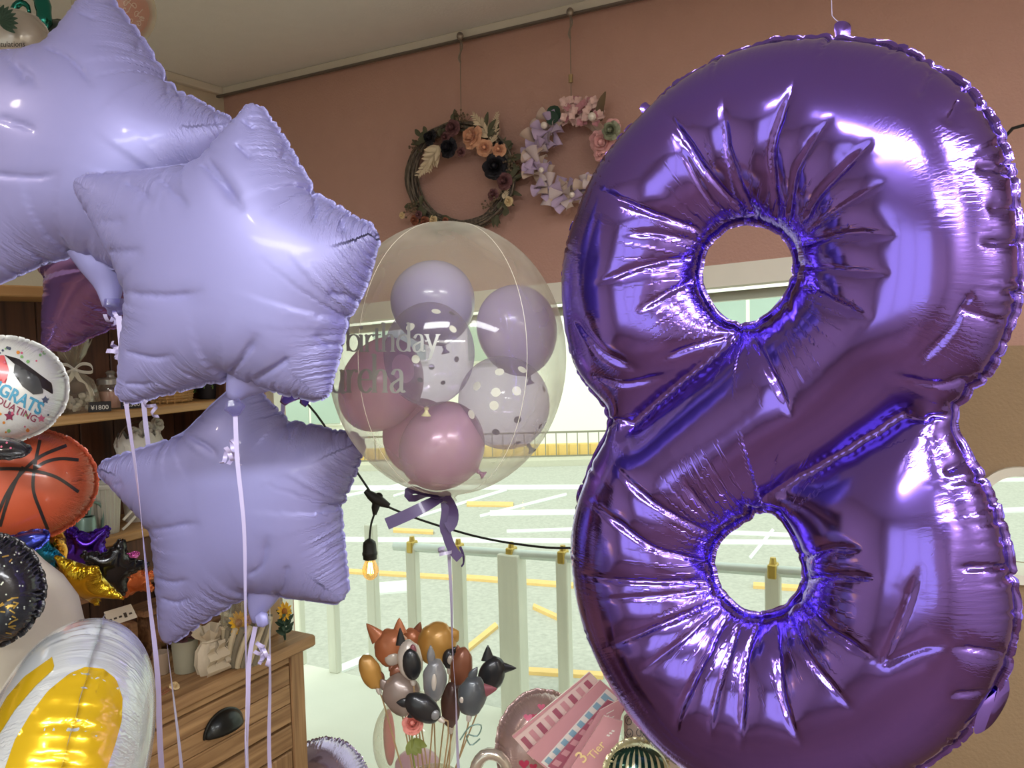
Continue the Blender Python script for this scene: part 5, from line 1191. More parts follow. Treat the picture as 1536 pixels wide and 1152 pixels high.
# ------------------------------------------------------------------ on top of the chest
def on_top(px, py, z=TOPZ): return onz(px, py, z)
m_pot = mat('sage_grey_pot', (150, 146, 126), .6, var=.08)
def pot(label, px, py, r, h, m=m_pot, name='plant_pot'):
    c = on_top(px, py); kk = KS(c); t = thing(name, c, label, 'pot')
    MB().lathe(c, Z, [(.5*kk,.001),(r*.86*kk,.001),(r*kk,h*kk),(r*1.04*kk,h*kk),(r*1.04*kk,(h+3)*kk),(r*.92*kk,(h+3)*kk),(r*.85*kk,(h-6)*kk),(.5*kk,(h-6)*kk)], 28).build('pot_body', m, t, auto=50); return t, c, kk
p1, c, kk = pot('sage grey cylindrical pot on the chest behind the lowest star', 279, 1006, 19, 46)
mb = MB(); [rose(mb, c + Z*(50 + 6*(k % 2))*kk + VV*(-14 + 9*k)*kk, Z + U*.6, 10*kk, 3, k) for k in range(4)]; mb.build('dusky_flowers', m_plum, p1)
pot('pale brown small pot beside the stacked display crates on the chest', 243, 1010, 12, 30, mat('pale_brown_pot', (150, 130, 110), .7), 'clay_pot')
# cloth drawstring bag with ruffles
c = on_top(318, 1006); kk = KS(c); cbg = thing('cloth_bag', c, 'cream ruffled cloth drawstring bag leaning on the rope basket', 'bag'); m_cloth = mat('cream_cloth', (206, 192, 168), .9, var=.06, bump=.3)
V = []; seg = 48; pr = ((22,0),(26,14),(24,34),(15,46),(13,50),(22,60),(27,66))
for i, (r, h_) in enumerate(pr):
    for q in range(seg): t = 2*PI*q/seg; f = 1 + (.08 + .10*(i >= 4))*math.sin(t*8 + i*.5) ; V.append(c + (VV*math.cos(t) + U*math.sin(t)*.7)*r*kk*f + Z*(h_ + (3*math.sin(t*8) if i > 4 else 0))*kk)
MB().add(V, [(i*seg+q, i*seg+(q+1) % seg, (i+1)*seg+(q+1) % seg, (i+1)*seg+q) for i in range(len(pr)-1) for q in range(seg)]).build('bag_body', m_cloth, cbg)
mb = MB()
for (dv, top, L, w) in ((-16,48,46,9),(2,50,50,11),(18,52,44,9)):
    n = 12; P = [c + VV*(-dv + 2*math.sin(k*.9))*kk + U*(22 + 3*math.sin(k*1.4))*kk + Z*(top - L*k/n)*kk for k in range(n+1)]; P[-1][2] = max(P[-1][2], TOPZ + .002); mb.strip(P, [VV*w*kk*(.6 + .6*k/n) + U*2*kk*math.sin(k) for k in range(n+1)], .001)
mb.build('ruffle_ribbons', m_cloth, cbg)
mb = MB(); mb.tube([c + (VV*math.cos(t) + U*math.sin(t)*.7)*15*kk + Z*48*kk for t in np.linspace(0, 2*PI, 20)], 1.6*kk, 6, cap=False); mb.build('drawstring', m_cloth, cbg)
# rope basket with sunflowers under cellophane
c = on_top(372, 992); kk = KS(c); rb = thing('rope_basket', c, 'coiled grey and cream rope basket on the chest holding sunflowers', 'basket'); m_rope = mat('cream_rope', (200, 186, 156), .8, var=.15, vscale=50); m_rope2 = mat('grey_rope', (126, 118, 100), .8, var=.15, vscale=50)
for s_i in range(20):
    t0 = 2*PI*s_i/20; P = [c + (VV*math.cos(t0 + k*.10) + U*math.sin(t0 + k*.10)*.8)*(28 + k*1.3)*kk + Z*(2 + k*7.6)*kk for k in range(9)]
    mb = MB(); mb.tube(P, 4.4*kk, 7); mb.build('rope_strand', m_rope if s_i % 2 else m_rope2, rb)
MB().lathe(c + Z*.002, Z, [(.5*kk,0),(28*kk,0)], 20).build('bottom', m_rope, rb)
def sunflower(label, P, n, r, seed):
    t = thing('sunflower', P, label, 'flower'); n = unit(n); a = unit(np.cross(n, V3(.1, .3, 1))); b = np.cross(n, a)
    for k in range(15):
        g = 2*PI*k/15; mb = MB(); leaf(mb, P + (a*math.cos(g) + b*math.sin(g))*r*.3, a*math.cos(g) + b*math.sin(g) + n*.25*(k % 2), n, r*.75, r*.16, .1); mb.build('petal', mat('sunflower_petal', (244, 190, 40), .6, var=.08), t)
    mb = MB(); mb.blob(P + n*r*.08, r*.36, r*.36, r*.16, A=[a, b, n], seg=14, rings=8); mb.build('disc', mat('sunflower_disc', (172, 110, 40), .8, var=.3, vscale=200), t)
    mb = MB(); mb.tube(smooth_loop([P, P - Z*.03 - n*.01, P - Z*.07], .01, False), .002, 6); leaf(mb, P - Z*.02, a - Z*.3, n, r*.9, r*.25); mb.build('stem', mat('dark_green_leaf', (44, 72, 56), .6, var=.2), t); return t
sunflower('yellow sunflower in the rope basket beside the cloth bag', c + Z*68*kk + VV*24*kk + U*10*kk, U + Z*.3 - NB*0, 17*kk, 1)
c2 = on_top(428, 960); k2_ = KS(c2); sunflower('yellow sunflower with dark leaves at the window end of the chest', c2 + Z*44*k2_, U + Z*.2, 14*k2_, 2)
mb = MB(); [rose(mb, c + Z*(62 + 3*k)*kk + VV*(10 - 8*k)*kk + U*.01, U + Z*.5, 8*kk, 3, k) for k in range(3)]; mb.build('pink_blossoms', m_pf, rb)
V = []; seg = 24
for i, (r, h_) in enumerate(((22,52),(30,72),(26,96),(12,112),(18,124))):
    for q in range(seg): t = 2*PI*q/seg; V.append(c + (VV*math.cos(t) + U*math.sin(t)*.7)*r*kk*(1 + .14*math.sin(q*2.2 + i)) + VV*10*kk + Z*h_*kk)
MB().add(V, [(i*seg+q, i*seg+(q+1) % seg, (i+1)*seg+(q+1) % seg, (i+1)*seg+q) for i in range(4) for q in range(seg)]).build('cellophane_wrap', m_cell, rb)
# card leaning at the end
c = on_top(412, 952); kk = KS(c); cd = MB().box(c + Z*34*kk, VV*.9 + U*.1, unit(U*.9 - VV*.1), Z, 30*kk, .004, 68*kk, .001).build('display_card', mat('kraft_card', (190, 158, 126), .8), smooth=False); tag(cd, 'plain kraft card standing behind the rope basket', 'card')
# dark leaves of the second sunflower
c3 = c2 + Z*30*k2_; lp = thing('leafy_sprig', c3, 'dark green leafy sprig around the sunflower at the window end', 'plant'); mb = MB()
for k in range(18): a = k*.8; leaf(mb, c3 + Z*(k % 5)*6*k2_ - Z*20*k2_, VV*math.cos(a) + U*math.sin(a)*.5 + Z*.5, U, 17*k2_, 4*k2_)
mb.tube([c2 + Z*.001, c3 + Z*15*k2_], .002, 5); mb.build('leaves', mat('dark_green_leaf', (44, 72, 56), .6, var=.2), lp)
# little display crates with cards, left of the pots
m_crate = wood_mat('rough_crate_wood', (168, 122, 84), (104, 72, 48), tuple(VV), 8, .8)
cr = thing('display_crate', on_top(215, 1040), 'small stepped wooden display crate with card labels on the chest', 'crate')
for (px, z_, back, L) in ((235, TOPZ + .115, .11, .17), (262, TOPZ + .045, .10, .16), (150, TOPZ + .19, .10, .26)):
    p = on_shelf(px, z_, back - .16); MB().box(p, VV, U, Z, L, .07, .014, .002).build('step', m_crate, cr, smooth=False)
for (px, back) in ((205, .1), (246, .1), (170, .1)):
    p = on_shelf(px, 0, back - .14); zt2 = TOPZ + (.10 if px < 240 else .038); MB().box(V3(p[0], p[1], (TOPZ + zt2)/2 + .001), VV, U, Z, .016, .06, zt2 - TOPZ, .002).build('leg', m_crate, cr, smooth=False)
m_cardw = mat('white_printed_card', (226, 216, 200), .7, var=.04)
for (P4, lab) in ((((104,948),(158,930),(160,942),(106,962)), 'long white printed card, lower one on the display crate'), (((156,918),(196,906),(206,926),(164,940)), 'white printed card, upper one on the display crate')):
    dd = 1.62; q = [at(x, y, dd) for x, y in P4]; mid = sum(q)/4; ct = thing('display_label', mid, lab, 'card'); nrm = unit(np.cross(q[1]-q[0], q[3]-q[0])); nrm = nrm if nrm @ (CAM - mid) > 0 else -nrm
    MB().add([p - nrm*.001 for p in q] + [p + nrm*.001 for p in q], [(0,1,2,3),(4,7,6,5),(0,4,5,1),(1,5,6,2),(2,6,7,3),(3,7,4,0)]).build('card', m_cardw, ct, smooth=False)
    ax = unit(q[2] - q[3]); ay = unit(q[0] - q[3]); W_ = np.linalg.norm(q[1]-q[0]); H_ = np.linalg.norm(q[0]-q[3])
    for k in range(5):
        o_ = mid + ax*W_*(-.38 + .19*k) + nrm*.0018; MB().box(o_ - ay*H_*.1, ax, ay, nrm, W_*.11, H_*(.12 + .2*(k == 3)), .0004).build('printed_mark', mat('dark_print', (70, 58, 50), .7), ct, smooth=False)
# dried flower on the chest top
c = on_top(262, 1036); kk = KS(c); df = thing('dried_flower', c, 'cream dried flower head lying on the dark chest top', 'flower'); mb = MB(); rose(mb, c + Z*7*kk, Z + U*.5, 9*kk, 3, 5); mb.build('flower_head', m_bud, df); mb = MB(); mb.tube(smooth_loop([c + Z*6*kk, c + VV*18*kk + Z*3*kk, c + VV*34*kk + Z*2*kk], .004, False), 1*kk, 5); sprig(mb, c + VV*22*kk + Z*5*kk, Z, 10*kk, 8, 1*kk); mb.build('stalk', m_rust, df)
# ------------------------------------------------------------------ round foil balloons and their printing
from mathutils.bvhtree import BVHTree
RND = inflate([np.array([(.2*math.cos(t), .2*math.sin(t)) for t in np.linspace(0, 2*PI, 160, endpoint=False)])], .0075, steps=260, press=.03, flat_z=.03, comp=.12, iters=6, seed=8)
_rr = np.linalg.norm(RND[0][RND[3][0]][:, :2], axis=1).mean(); _rz = RND[0][:, 2].max()
def round_foil(name, label, P0, fr, rx, ry, rz, m, cat='balloon', per_m=60, amp=.0012, seed=1, fl=.006, body='foil_body', heart=False, det=True, ribs=0):
    X = RND[0].copy(); X[:, 0] *= rx/_rr; X[:, 1] *= ry/_rr; X[:, 2] *= rz/_rz
    if heart: f = X[:, 0]/rx; X[:, 1] += ry*(.35*np.abs(f) - .18) * (X[:, 1]/ry*.5 + .5)
    W = put(X, np.array(P0), fr); T_, nb_, idx_, R_ = RND[1], RND[2], RND[3], RND[4]
    if det: W, T_, nb_, idx_, R_ = subdivide(W, T_, nb_, idx_, R_)
    W = pucker(W, T_, nb_, idx_, R_, .08, per_m=per_m, amp=amp, lens=(.012, .045), seed=seed, scallop=.0012)
    t = thing(name, P0, label, cat); foil_mesh(body, W, T_, nb_, idx_, R_, m, t, .1, flange=fl, pucker=.0008)
    return t, BVHTree.FromPolygons([Vector(p) for p in W], [tuple(map(int, f)) for f in T_])
def surf(bvh, px, py, off=.0009):
    d = Vector(unit(ray(px, py))); h = bvh.ray_cast(Vector(CAM), d)
    if h[0] is None: h = bvh.find_nearest(Vector(at(px, py, 1.0))); return np.array(h[0])
    return np.array(h[0] - d*off)
def decal(name, bvh, poly, m, parent, step=5.0, off=.0009, label=None):
    B = resample(np.array(poly, float), step); lo, hi = B.min(0), B.max(0)
    G = np.array([(x, y) for x in np.arange(lo[0], hi[0], step) for y in np.arange(lo[1], hi[1], step)] or [(0, 0)]); G = G[inside([B], G)] if len(G) else G
    if len(G): G = G[bdist([B], G) > step*.5]
    V2 = np.vstack([B, G]) if len(G) else B; n = len(B)
    vo, _, fo, ov, _, _ = delaunay_2d_cdt([Vector(p) for p in V2], [(k, (k+1) % n) for k in range(n)], [], 0, 1e-6); vo = np.array([v[:] for v in vo])
    Fc = [f for f in fo if inside([B], vo[list(f)].mean(0)[None])[0]]
    if not Fc: return None
    o = mk(name, [surf(bvh, p[0], p[1], off) for p in vo], Fc, m, parent)
    if label: o['label'] = label
    return o
def band(name, bvh, pts, w, m, parent, off=.0009):
    Q = smooth_loop(pts, 5, False) if len(pts) > 2 else resample(np.array(pts, float), 5, False); T = np.gradient(Q, axis=0); T /= np.linalg.norm(T, axis=1)[:, None]
    n = np.stack([-T[:, 1], T[:, 0]], 1)*w/2; V = []
    for a, b, c in zip(Q - n, Q, Q + n): V += [surf(bvh, *a, off), surf(bvh, *b, off), surf(bvh, *c, off)]
    return mk(name, V, [(3*k+j, 3*k+j+1, 3*k+4+j, 3*k+3+j) for k in range(len(Q)-1) for j in (0, 1)], m, parent)
def word(name, bvh, body, x, y, size, ang, m, parent, off=.0011, bold=.0, squash=1.0):
    a = math.radians(ang); ca, sa = math.cos(a), math.sin(a)
    return txt(body, None, None, None, size, m, parent, centre=False, name=name, bold=bold, mapf=lambda u, v: surf(bvh, x + (u*squash)*ca + v*sa, y + (u*squash)*sa - v*ca, off))
def slope_frame(px, py, d, right, up_):     # frame from world directions
    e1 = unit(right); e2 = unit(np.array(up_) - e1*np.dot(up_, e1)); return e1, e2, -np.cross(e1, e2) if np.cross(e1, e2) @ (at(px, py, d) - CAM) > 0 else np.cross(e1, e2)
def print_m(name, c, rough=.3): return mat(name, c, rough, .15, .3, var=.03)
# basketball
d = 1.36; kk = d/F_PX
bb, bv = round_foil('basketball_balloon', 'orange foil balloon printed like a basketball with black seams', at(38, 727, d), frame(-20, 8), 95*kk, 80*kk, .055, foil_mat('orange_leather_print_foil', (190, 84, 52), .34, .2, .4, ribs=1.3, fine=1400), seed=21, amp=.002, per_m=70)
mk_b = print_m('black_print', (40, 34, 34), .35)
for P in ([(100,668),(60,685),(30,712),(8,745),(-10,790)], [(-20,704),(20,703),(50,706),(85,716),(118,738)], [(60,660),(52,700),(50,735),(62,770),(72,795)], [(35,700),(22,725),(10,755),(0,790)], [(118,690),(90,688),(66,694),(50,706)]): band('printed_seam', bv, P, 5.0, mk_b, bb)
# congratulations balloon
d = 1.30; kk = d/F_PX
cg, bv = round_foil('graduation_balloon', 'white foil balloon with a black graduation cap and blue congratulation lettering', at(5, 584, d), frame(-18, 5), 84*kk, 76*kk, .055, foil_mat('white_printed_foil', (222, 226, 224), .32, .2, .3, ribs=.5), seed=22, amp=.0018)
decal('printed_cap', bv, [(6,532),(28,538),(78,575),(80,592),(60,580)], mk_b, cg); decal('printed_cap', bv, [(22,545),(58,566),(66,590),(50,592),(34,580),(20,560)], print_m('charcoal_print', (70, 72, 74)), cg, off=.0014)
word('lettering', bv, 'CONGRATS', -52, 566, 27, 27, print_m('blue_print', (78, 160, 196)), cg, bold=.03, squash=.86)
word('lettering', bv, 'GRADUATING', -34, 590, 15, 27, print_m('magenta_print', (150, 62, 92)), cg, bold=.01, off=.0012)
rs = random.Random(9)
for k in range(26):
    x, y = rs.uniform(-5, 76), rs.choice((rs.uniform(520, 545), rs.uniform(618, 650))); r = rs.uniform(1.5, 3.2)
    decal('confetti_dot', bv, ell(x, y, r, r, 0, 330, 8), print_m(*(('pink_print', (214, 110, 140)), ('green_print', (140, 190, 120)), ('orange_print', (230, 150, 70)), ('slate_print', (80, 90, 110)))[k % 4]), cg, 3)
for (x, y, r, c) in ((14, 624, 9, 'magenta_print'), (68, 600, 7, 'slate_print'), (62, 628, 7, 'pink_print')):
    decal('printed_star', bv, [(x + r*(1 if q % 2 == 0 else .45)*math.sin(q*PI/5), y - r*(1 if q % 2 == 0 else .45)*math.cos(q*PI/5)) for q in range(10)], _mc[c], cg, 3)
decal('printed_scroll', bv, [(-12,536),(6,532),(14,556),(8,576),(-10,570)], print_m('salmon_print', (214, 96, 100)), cg)
# black glossy balloon piece between the two
bp, bv = round_foil('black_foil_balloon', 'glossy black foil balloon tip between the graduation and basketball balloons', at(-8, 672, 1.22), frame(0, 60, -15), .055, .020, .012, foil_mat('black_gloss_foil', (34, 34, 40), .15, .4, .6, ribs=.5), seed=23, det=False)
for (x, y) in ((10,664),(26,660),(2,670),(16,672)): decal('printed_star', bv, ell(x, y, 2, 2, 0, 320, 6), _mc['pink_print'], bp, 3)
# clear balloon over black flowers with gold marks
bk2, bv = round_foil('black_gold_balloon', 'clear and black foil balloon with gold brush marks at the left edge', at(-22, 886, .98), frame(-12, 4), 78*.98/F_PX, 82*.98/F_PX, .05, _mc['black_gloss_foil'], seed=24, amp=.0035, per_m=120)
mg = mat('gold_print', (196, 160, 80), .3, .8)
rs = random.Random(12)
for k in range(22): x, y = rs.choice(((2, 842), (6, 915), (8, 940), (18, 905))); a = rs.uniform(-.6, .9); x += rs.uniform(-10, 12); y += rs.uniform(-8, 10); L = rs.uniform(6, 13); band('gold_mark', bv, [(x, y), (x + L*math.cos(a), y - L*math.sin(a))], 2.2, mg, bk2)
for k in range(22): x, y = rs.uniform(0, 46), rs.uniform(825, 945); decal('gold_mark', bv, ell(x, y, 1.5, 1.5, 0, 320, 6), mat('pale_gold_print', (190, 196, 180), .4, .3), bk2, 3)
# big cream balloon
cb_c = at(28, 955, 1.16); kk = 1.16/F_PX; t = thing('cream_balloon', cb_c, 'large matt cream balloon behind the black and gold balloon', 'balloon')
mcr = mat('cream_latex', (196, 188, 172), .7, var=.04, vscale=5, bump=.15)
MB().lathe(cb_c, unit(CY + CX*.05), [(.3*kk, 138*kk), (14*kk, 130*kk), (30*kk, 112*kk), (56*kk, 88*kk), (78*kk, 55*kk), (88*kk, 15*kk), (86*kk, -30*kk), (70*kk, -75*kk), (40*kk, -108*kk), (8*kk, -124*kk), (4*kk, -132*kk), (7*kk, -138*kk)], 48).build('latex_skin', mcr, t, auto=None)
# white and yellow balloon seen edge on, bottom left
d = .92; kk = d/F_PX; P0 = at(84, 1180, d); fr = slope_frame(84, 1180, d, (-.44, .87, -.30), (.33, -.05, .93)); fr = (fr[0], fr[1], unit(np.cross(fr[1], fr[0])))
if fr[2][0] < 0: fr = (fr[0], fr[1], -fr[2])
wy, bv = round_foil('white_yellow_balloon', 'shiny white and yellow foil balloon seen edge on at the bottom left', P0, fr, 240*kk, 245*kk, 122*kk, foil_mat('white_gloss_foil', (206, 212, 216), .2, .45, .5, ribs=.8), seed=25, amp=.0026, per_m=50)
m_yf = foil_mat('yellow_gloss_foil', (224, 186, 30), .2, .55, .5, ribs=.2)
decal('yellow_panel', bv, [(155,1003),(128,1000),(104,1010),(72,1036),(46,1070),(22,1110),(8,1150),(0,1180),(84,1190),(110,1118),(142,1050)], m_yf, wy, 7)
decal('yellow_panel', bv, [(155,1003),(174,1018),(184,1046),(183,1080),(172,1120),(158,1160),(150,1190),(84,1190),(110,1118),(142,1050)], m_yf, wy, 7)
decal('yellow_panel', bv, [(78,985),(82,1002),(52,1030),(22,1065),(0,1100),(-10,1080),(10,1045),(36,1015)], m_yf, wy, 7)
# cluster of small foil stars
def small_star(label, px, py, rpx, d, fr, m, depth=1.0):
    P0 = at(px, py, d); s = rpx*d/F_PX / np.linalg.norm(SF[0]); W = put(SX*np.array([s, s, s*depth]), P0, fr); t = thing('small_star_balloon', P0, label, 'balloon')
    W = pucker(W, STAR[1], STAR[2], STAR[3], STAR[4], .075, per_m=70, amp=.0022, lens=(.02, .06), wid=(.006, .011), seed=int(px), scallop=.001)
    foil_mesh('foil_body', W, STAR[1], STAR[2], STAR[3], STAR[4], m, t, .075, flange=.003); return t
small_star('small shiny gold foil star balloon in front of the black one', 128, 872, 60, 1.42, frame(20, -35, 20), foil_mat('gold_foil', (214, 182, 50), .16, 1.0, .2, ribs=.6))
small_star('small glossy black foil star balloon beside the gold one', 168, 852, 50, 1.50, frame(-25, -15, -20), foil_mat('black_star_foil', (30, 30, 34), .14, .6, .5, ribs=.6))
small_star('small deep violet foil star balloon below the price card', 126, 826, 50, 1.60, frame(-20, -10, 25), foil_mat('violet_foil', (76, 36, 170), .18, .95, .2, ribs=.6))
small_star('small amber gold foil star balloon turned edge on beside the blue one', 88, 822, 42, 1.52, frame(62, -5, 10), foil_mat('amber_foil', (226, 162, 50), .16, 1.0, .2, ribs=.6))
small_star('small teal blue foil star balloon under the basketball', 62, 826, 46, 1.48, frame(25, -25, 40), foil_mat('teal_blue_foil', (30, 130, 176), .16, .95, .2, ribs=.6))
small_star('small orange foil star balloon behind the black star', 205, 872, 34, 1.60, frame(-30, -30, 5), foil_mat('orange_foil', (226, 130, 80), .2, .9, .2, ribs=.6))
small_star('small pink foil star balloon tip peeping above the black star', 190, 844, 22, 1.66, frame(-40, 0, 20), foil_mat('pink_foil', (220, 110, 190), .2, .8, .2, ribs=.6))
round_foil('blue_foil_balloon', 'shiny dark blue foil balloon under the basketball balloon', at(30, 818, 1.30), frame(10, 30, 20), .045, .016, .014, foil_mat('blue_foil', (60, 70, 170), .15, .95, .3, ribs=.5), seed=28, det=False)
# top left: teal foil arch, white orb, leaves, patterned balloon
d = 1.9; kk = d/F_PX; m_tf = foil_mat('teal_metallic_foil', (40, 132, 122), .16, 1.0, .3, ribs=.4)
ta = thing('teal_foil_balloon', at(40, 20, d), 'teal metallic foil balloon arch in the top left corner', 'balloon')
P = smooth_loop(px3([(-5,-30),(30,-22),(58,-6),(66,20),(64,48),(60,56)], d), .012, False); n = len(P); MB().tube(P, [max(.15, min(1, (n-1-k)*.35))*11*kk*(1 + .08*math.sin(k*1.9)) for k in range(n)], 16).build('foil_tube', m_tf, ta, auto=None)
P = smooth_loop(px3([(20,30),(22,12),(32,4),(42,10),(44,20)], d), .008, False); MB().tube(P, [5.5*kk*(.5 + .5*math.sin(PI*min(1, (k+2)/len(P)))) for k in range(len(P))], 12).build('foil_curl', m_tf, ta, auto=None)
orb, bv = round_foil('white_orb_balloon', 'small white balloon with black script lettering in the top left corner', at(22, 58, 1.75), frame(-10, 0), 46*1.75/F_PX, 40*1.75/F_PX, .05, foil_mat('pearl_white_foil', (190, 184, 176), .3, .3, .4, ribs=.4), seed=30, det=False)
word('script_lettering', bv, 'Congratulations', -32, 71, 12, -1, mk_b, orb, squash=.9)
lf = thing('dark_leaf_spray', at(8, 36, 1.66), 'dark green leaf spray on the white balloon in the top left corner', 'plant'); mb = MB()
for k in range(9): a = -.6 + k*.28; leaf(mb, at(0, 34, 1.66), CX*math.cos(a) + CY*math.sin(a), -FW, 24*kk, 4*kk, .2)
mb.build('leaves', mat('dark_green_leaf', (44, 72, 56), .6, var=.2), lf)
gb, _ = round_foil('grey_green_balloon', 'dark grey green balloon peeping behind the top left star', at(88, 50, 1.95), frame(0, 0), 22*kk, 18*kk, .03, mat('grey_green_latex', (86, 96, 92), .4), seed=31, det=False, amp=.0002, body='latex_skin')
d = 1.8; kk = d/F_PX; pc = at(178, 14, d); pb = thing('patterned_balloon', pc, 'dusty rose balloon with white swirls inside a clear one near the ceiling', 'balloon')
def egg(c, rx, ry, seg=40): return MB().lathe(c, unit(CY), [(max(.0004, rx*math.sin(PI*q/26)*(1 + .05*math.cos(PI*q/26))), ry*math.cos(PI*q/26)) for q in range(0, 27)], seg)
egg(pc, 46*kk, 49*kk).build('inner_latex_skin', mat('dusty_rose_latex', (186, 122, 112), .4, coat=.3), pb, auto=None); egg(pc + CX*-6*kk, 58*kk, 56*kk).build('outer_clear_skin', m_film, pb, auto=None)
m_swirl = mat('white_swirl_print', (222, 196, 184), .5); rs = random.Random(8)
def hit_egg(px, py):
    r = ray(px, py); R_ = 46.6*kk; o = CAM - pc; a, b, c = r @ r, o @ r, o @ o - R_*R_; D = max(0, b*b - a*c); return CAM + r*(-b - math.sqrt(D))/a
for (x, y, r, h, a0) in ((188,14,6,1,0),(200,8,5,-1,1),(206,20,5,1,2),(196,30,5,-1,3),(208,36,5,1,4),(204,48,5,-1,5),(190,4,5,1,2),(212,28,4,-1,0),(198,42,4,1,1)):
    Q = [(x + (r*(1 - q/16))*math.cos(a0 + h*q*.45), y + (r*(1 - q/16))*math.sin(a0 + h*q*.45)) for q in range(15)] ; Q = [(x + h*r*1.6, y - r*1.2)] + Q
    P = smooth_loop([hit_egg(*p) for p in Q], .003, False); MB().tube(P, .0009, 5).build('swirl', m_swirl, pb)

# ------------------------------------------------------------------ bottom centre: animal balloons on sticks, packets, small balloons
dt = thing('display_table', rm(1.1, 1.4, 0), 'low white display table below the animal balloons, under the frame', 'table')
tc = at(800, 1300, 1.62); TZ = .50; ax_ = V3(1, 0, 0); ay_ = V3(0, 1, 0)
MB().box((tc[0]+.10, 1.67, TZ - .015), ax_, ay_, Z, .88, .58, .03, .004).build('table_top', m_white, dt, smooth=False)
for sx in (-.40, .40):
    for sy in (-.25, .25): MB().box((tc[0]+.10+sx, 1.67+sy, (TZ-.03)/2), ax_, ay_, Z, .04, .04, TZ - .03, .003).build('leg', m_white, dt, smooth=False)
dt.location = (tc[0]+.10, 1.67, 0)
for ch in [o for o in bpy.data.objects if o.parent == dt]: ch.data.transform(Matrix.Translation(Vector(rm(1.1, 1.4, 0)) - dt.location))
VB = at(655, 1290, 1.72); vb = V3(VB[0], VB[1], TZ)
vs = thing('clear_vase', vb, 'clear tall vase holding the sticks of the animal balloons', 'vase')
MB().lathe(vb, Z, [(.001, .001), (.045, .001), (.048, .15), (.046, .15), (.043, .006), (.001, .006)], 28).build('glass', m_cell, vs)
m_fo = mat('fox_orange_foil', (198, 124, 84), .35, .25, .3); m_oc = mat('ochre_foil', (198, 150, 76), .35, .25, .3); m_bf = mat('black_pet_foil', (42, 44, 48), .32, .3, .3); m_gf = mat('slate_grey_foil', (92, 98, 104), .32, .3, .3)
m_lg = mat('silver_grey_foil', (140, 142, 146), .3, .3, .3); m_brf = mat('brown_foil', (142, 88, 64), .35, .25, .3); m_db = mat('dark_brown_foil', (86, 60, 56), .35, .25, .3); m_tp = mat('taupe_foil', (150, 134, 126), .35, .25, .3); m_cw = mat('cream_white_foil', (214, 206, 196), .35, .2, .3); m_pk = mat('pink_ear_foil', (150, 88, 98), .4, .2)
m_stick = mat('bamboo_stick', (176, 148, 108), .6, var=.15)
def pet(label, px, py, rx, ry, tilt, m, ears, d, spots=(), eye=None):
    kk = d/F_PX; c = at(px, py, d); t = thing('animal_balloon', c, label, 'balloon', 'animal balloons on sticks')
    a = math.radians(tilt); up = CY*math.cos(a) + CX*math.sin(a); rt = CX*math.cos(a) - CY*math.sin(a); A = np.array([rt, -FW, up])
    mb = MB(); mb.blob(c, rx*kk, rx*kk*.62, ry*kk, A=A, seg=24, rings=16, wob=.10, seed=px % 7); mb.build('foil_body', m, t, auto=None)
    def at2(x, y): return c + rt*x*kk + up*y*kk
    for (ex, ey, tx, ty, w, me_) in ears:      # pointed or rounded ears: base and tip in pixels from the middle
        b0, b1 = at2(ex, ey), at2(tx, ty); ax = unit(b1 - b0); L = np.linalg.norm(b1 - b0); s = unit(np.cross(ax, -FW)); mb = MB(); pt = w > 0; ww = abs(w)*kk
        V = []; n = 9
        for i in range(n):
            f = i/(n-1); r = ww*((1 - f)**.8 if pt else math.sin(PI*(.25 + .74*f))) + .0006
            for j in range(10): g = 2*PI*j/10; V.append(b0 + ax*L*f + s*math.cos(g)*r + (-FW)*math.sin(g)*r*.4)
        mb.add(V, [(i*10+j, i*10+(j+1) % 10, (i+1)*10+(j+1) % 10, (i+1)*10+j) for i in range(n-1) for j in range(10)] + [tuple((n-1)*10+j for j in range(10))]); mb.build('ear', me_ or m, t, auto=None)
    for (sx, sy, srx, sry, ms, nm) in spots:    # coloured patches lying on the face
        cc = at2(sx, sy); yy = rx*kk*.62*math.sqrt(max(.05, 1 - (sx/rx)**2 - (sy/ry)**2)); MB().blob(cc - FW*(yy - .4*min(srx, sry)*kk*.55), srx*kk, min(srx, sry)*kk*.55, sry*kk, A=A, seg=16, rings=10).build(nm, ms, t, auto=None)
    bot = at2(0, -ry); e = vb + Z*.01 + V3(rnd.uniform(-.028, .028), rnd.uniform(-.028, .028), 0); P = smooth_loop([bot + up*.01, bot - up*.02, (bot*.55 + e*.45) - Z*.0, e], .03, False)
    MB().tube(P, .0017, 6).build('stick', m_stick, t); MB().lathe(bot + up*.004, -up, [(.004, 0), (.006, .006), (.0045, .014), (.002, .016)], 10).build('cup', m_cw, t)
    return t
B = None
pet('orange fox face balloon with two pointed ears, highest at the left', 588, 972, 26, 29, -12, m_fo, [(-16,18,-30,44,13,B),(16,20,20,42,11,B)], 1.74, [(0,-12,12,11,m_cw,'cheek')])
pet('orange fox balloon peeping out behind the first fox', 618, 962, 18, 20, 5, m_fo, [(6,12,10,30,9,m_brf)], 1.86)
pet('large plain ochre bear balloon at the top with a round ear', 655, 966, 29, 33, 8, m_oc, [(18,14,30,24,-13,B)], 1.80)
pet('ochre puppy balloon with brown ear, far left of the bunch', 556, 1008, 16, 28, -24, m_oc, [(6,-4,10,-26,-9,m_brf)], 1.72)
pet('black and white dog balloon with an upright black ear in front of the fox', 615, 990, 19, 30, -8, m_cw, [(-10,24,-8,50,8,m_bf),(12,20,12,22,4,B)], 1.66, [(3,-4,14,24,m_bf,'face_patch'),(8,16,5,9,m_pk,'inner_ear')])
pet('silver grey rabbit balloon with one upright ear in the middle', 652, 1020, 18, 32, 2, m_lg, [(-6,26,-8,52,-6,B)], 1.62, [(0,0,4,13,m_cw,'muzzle')])
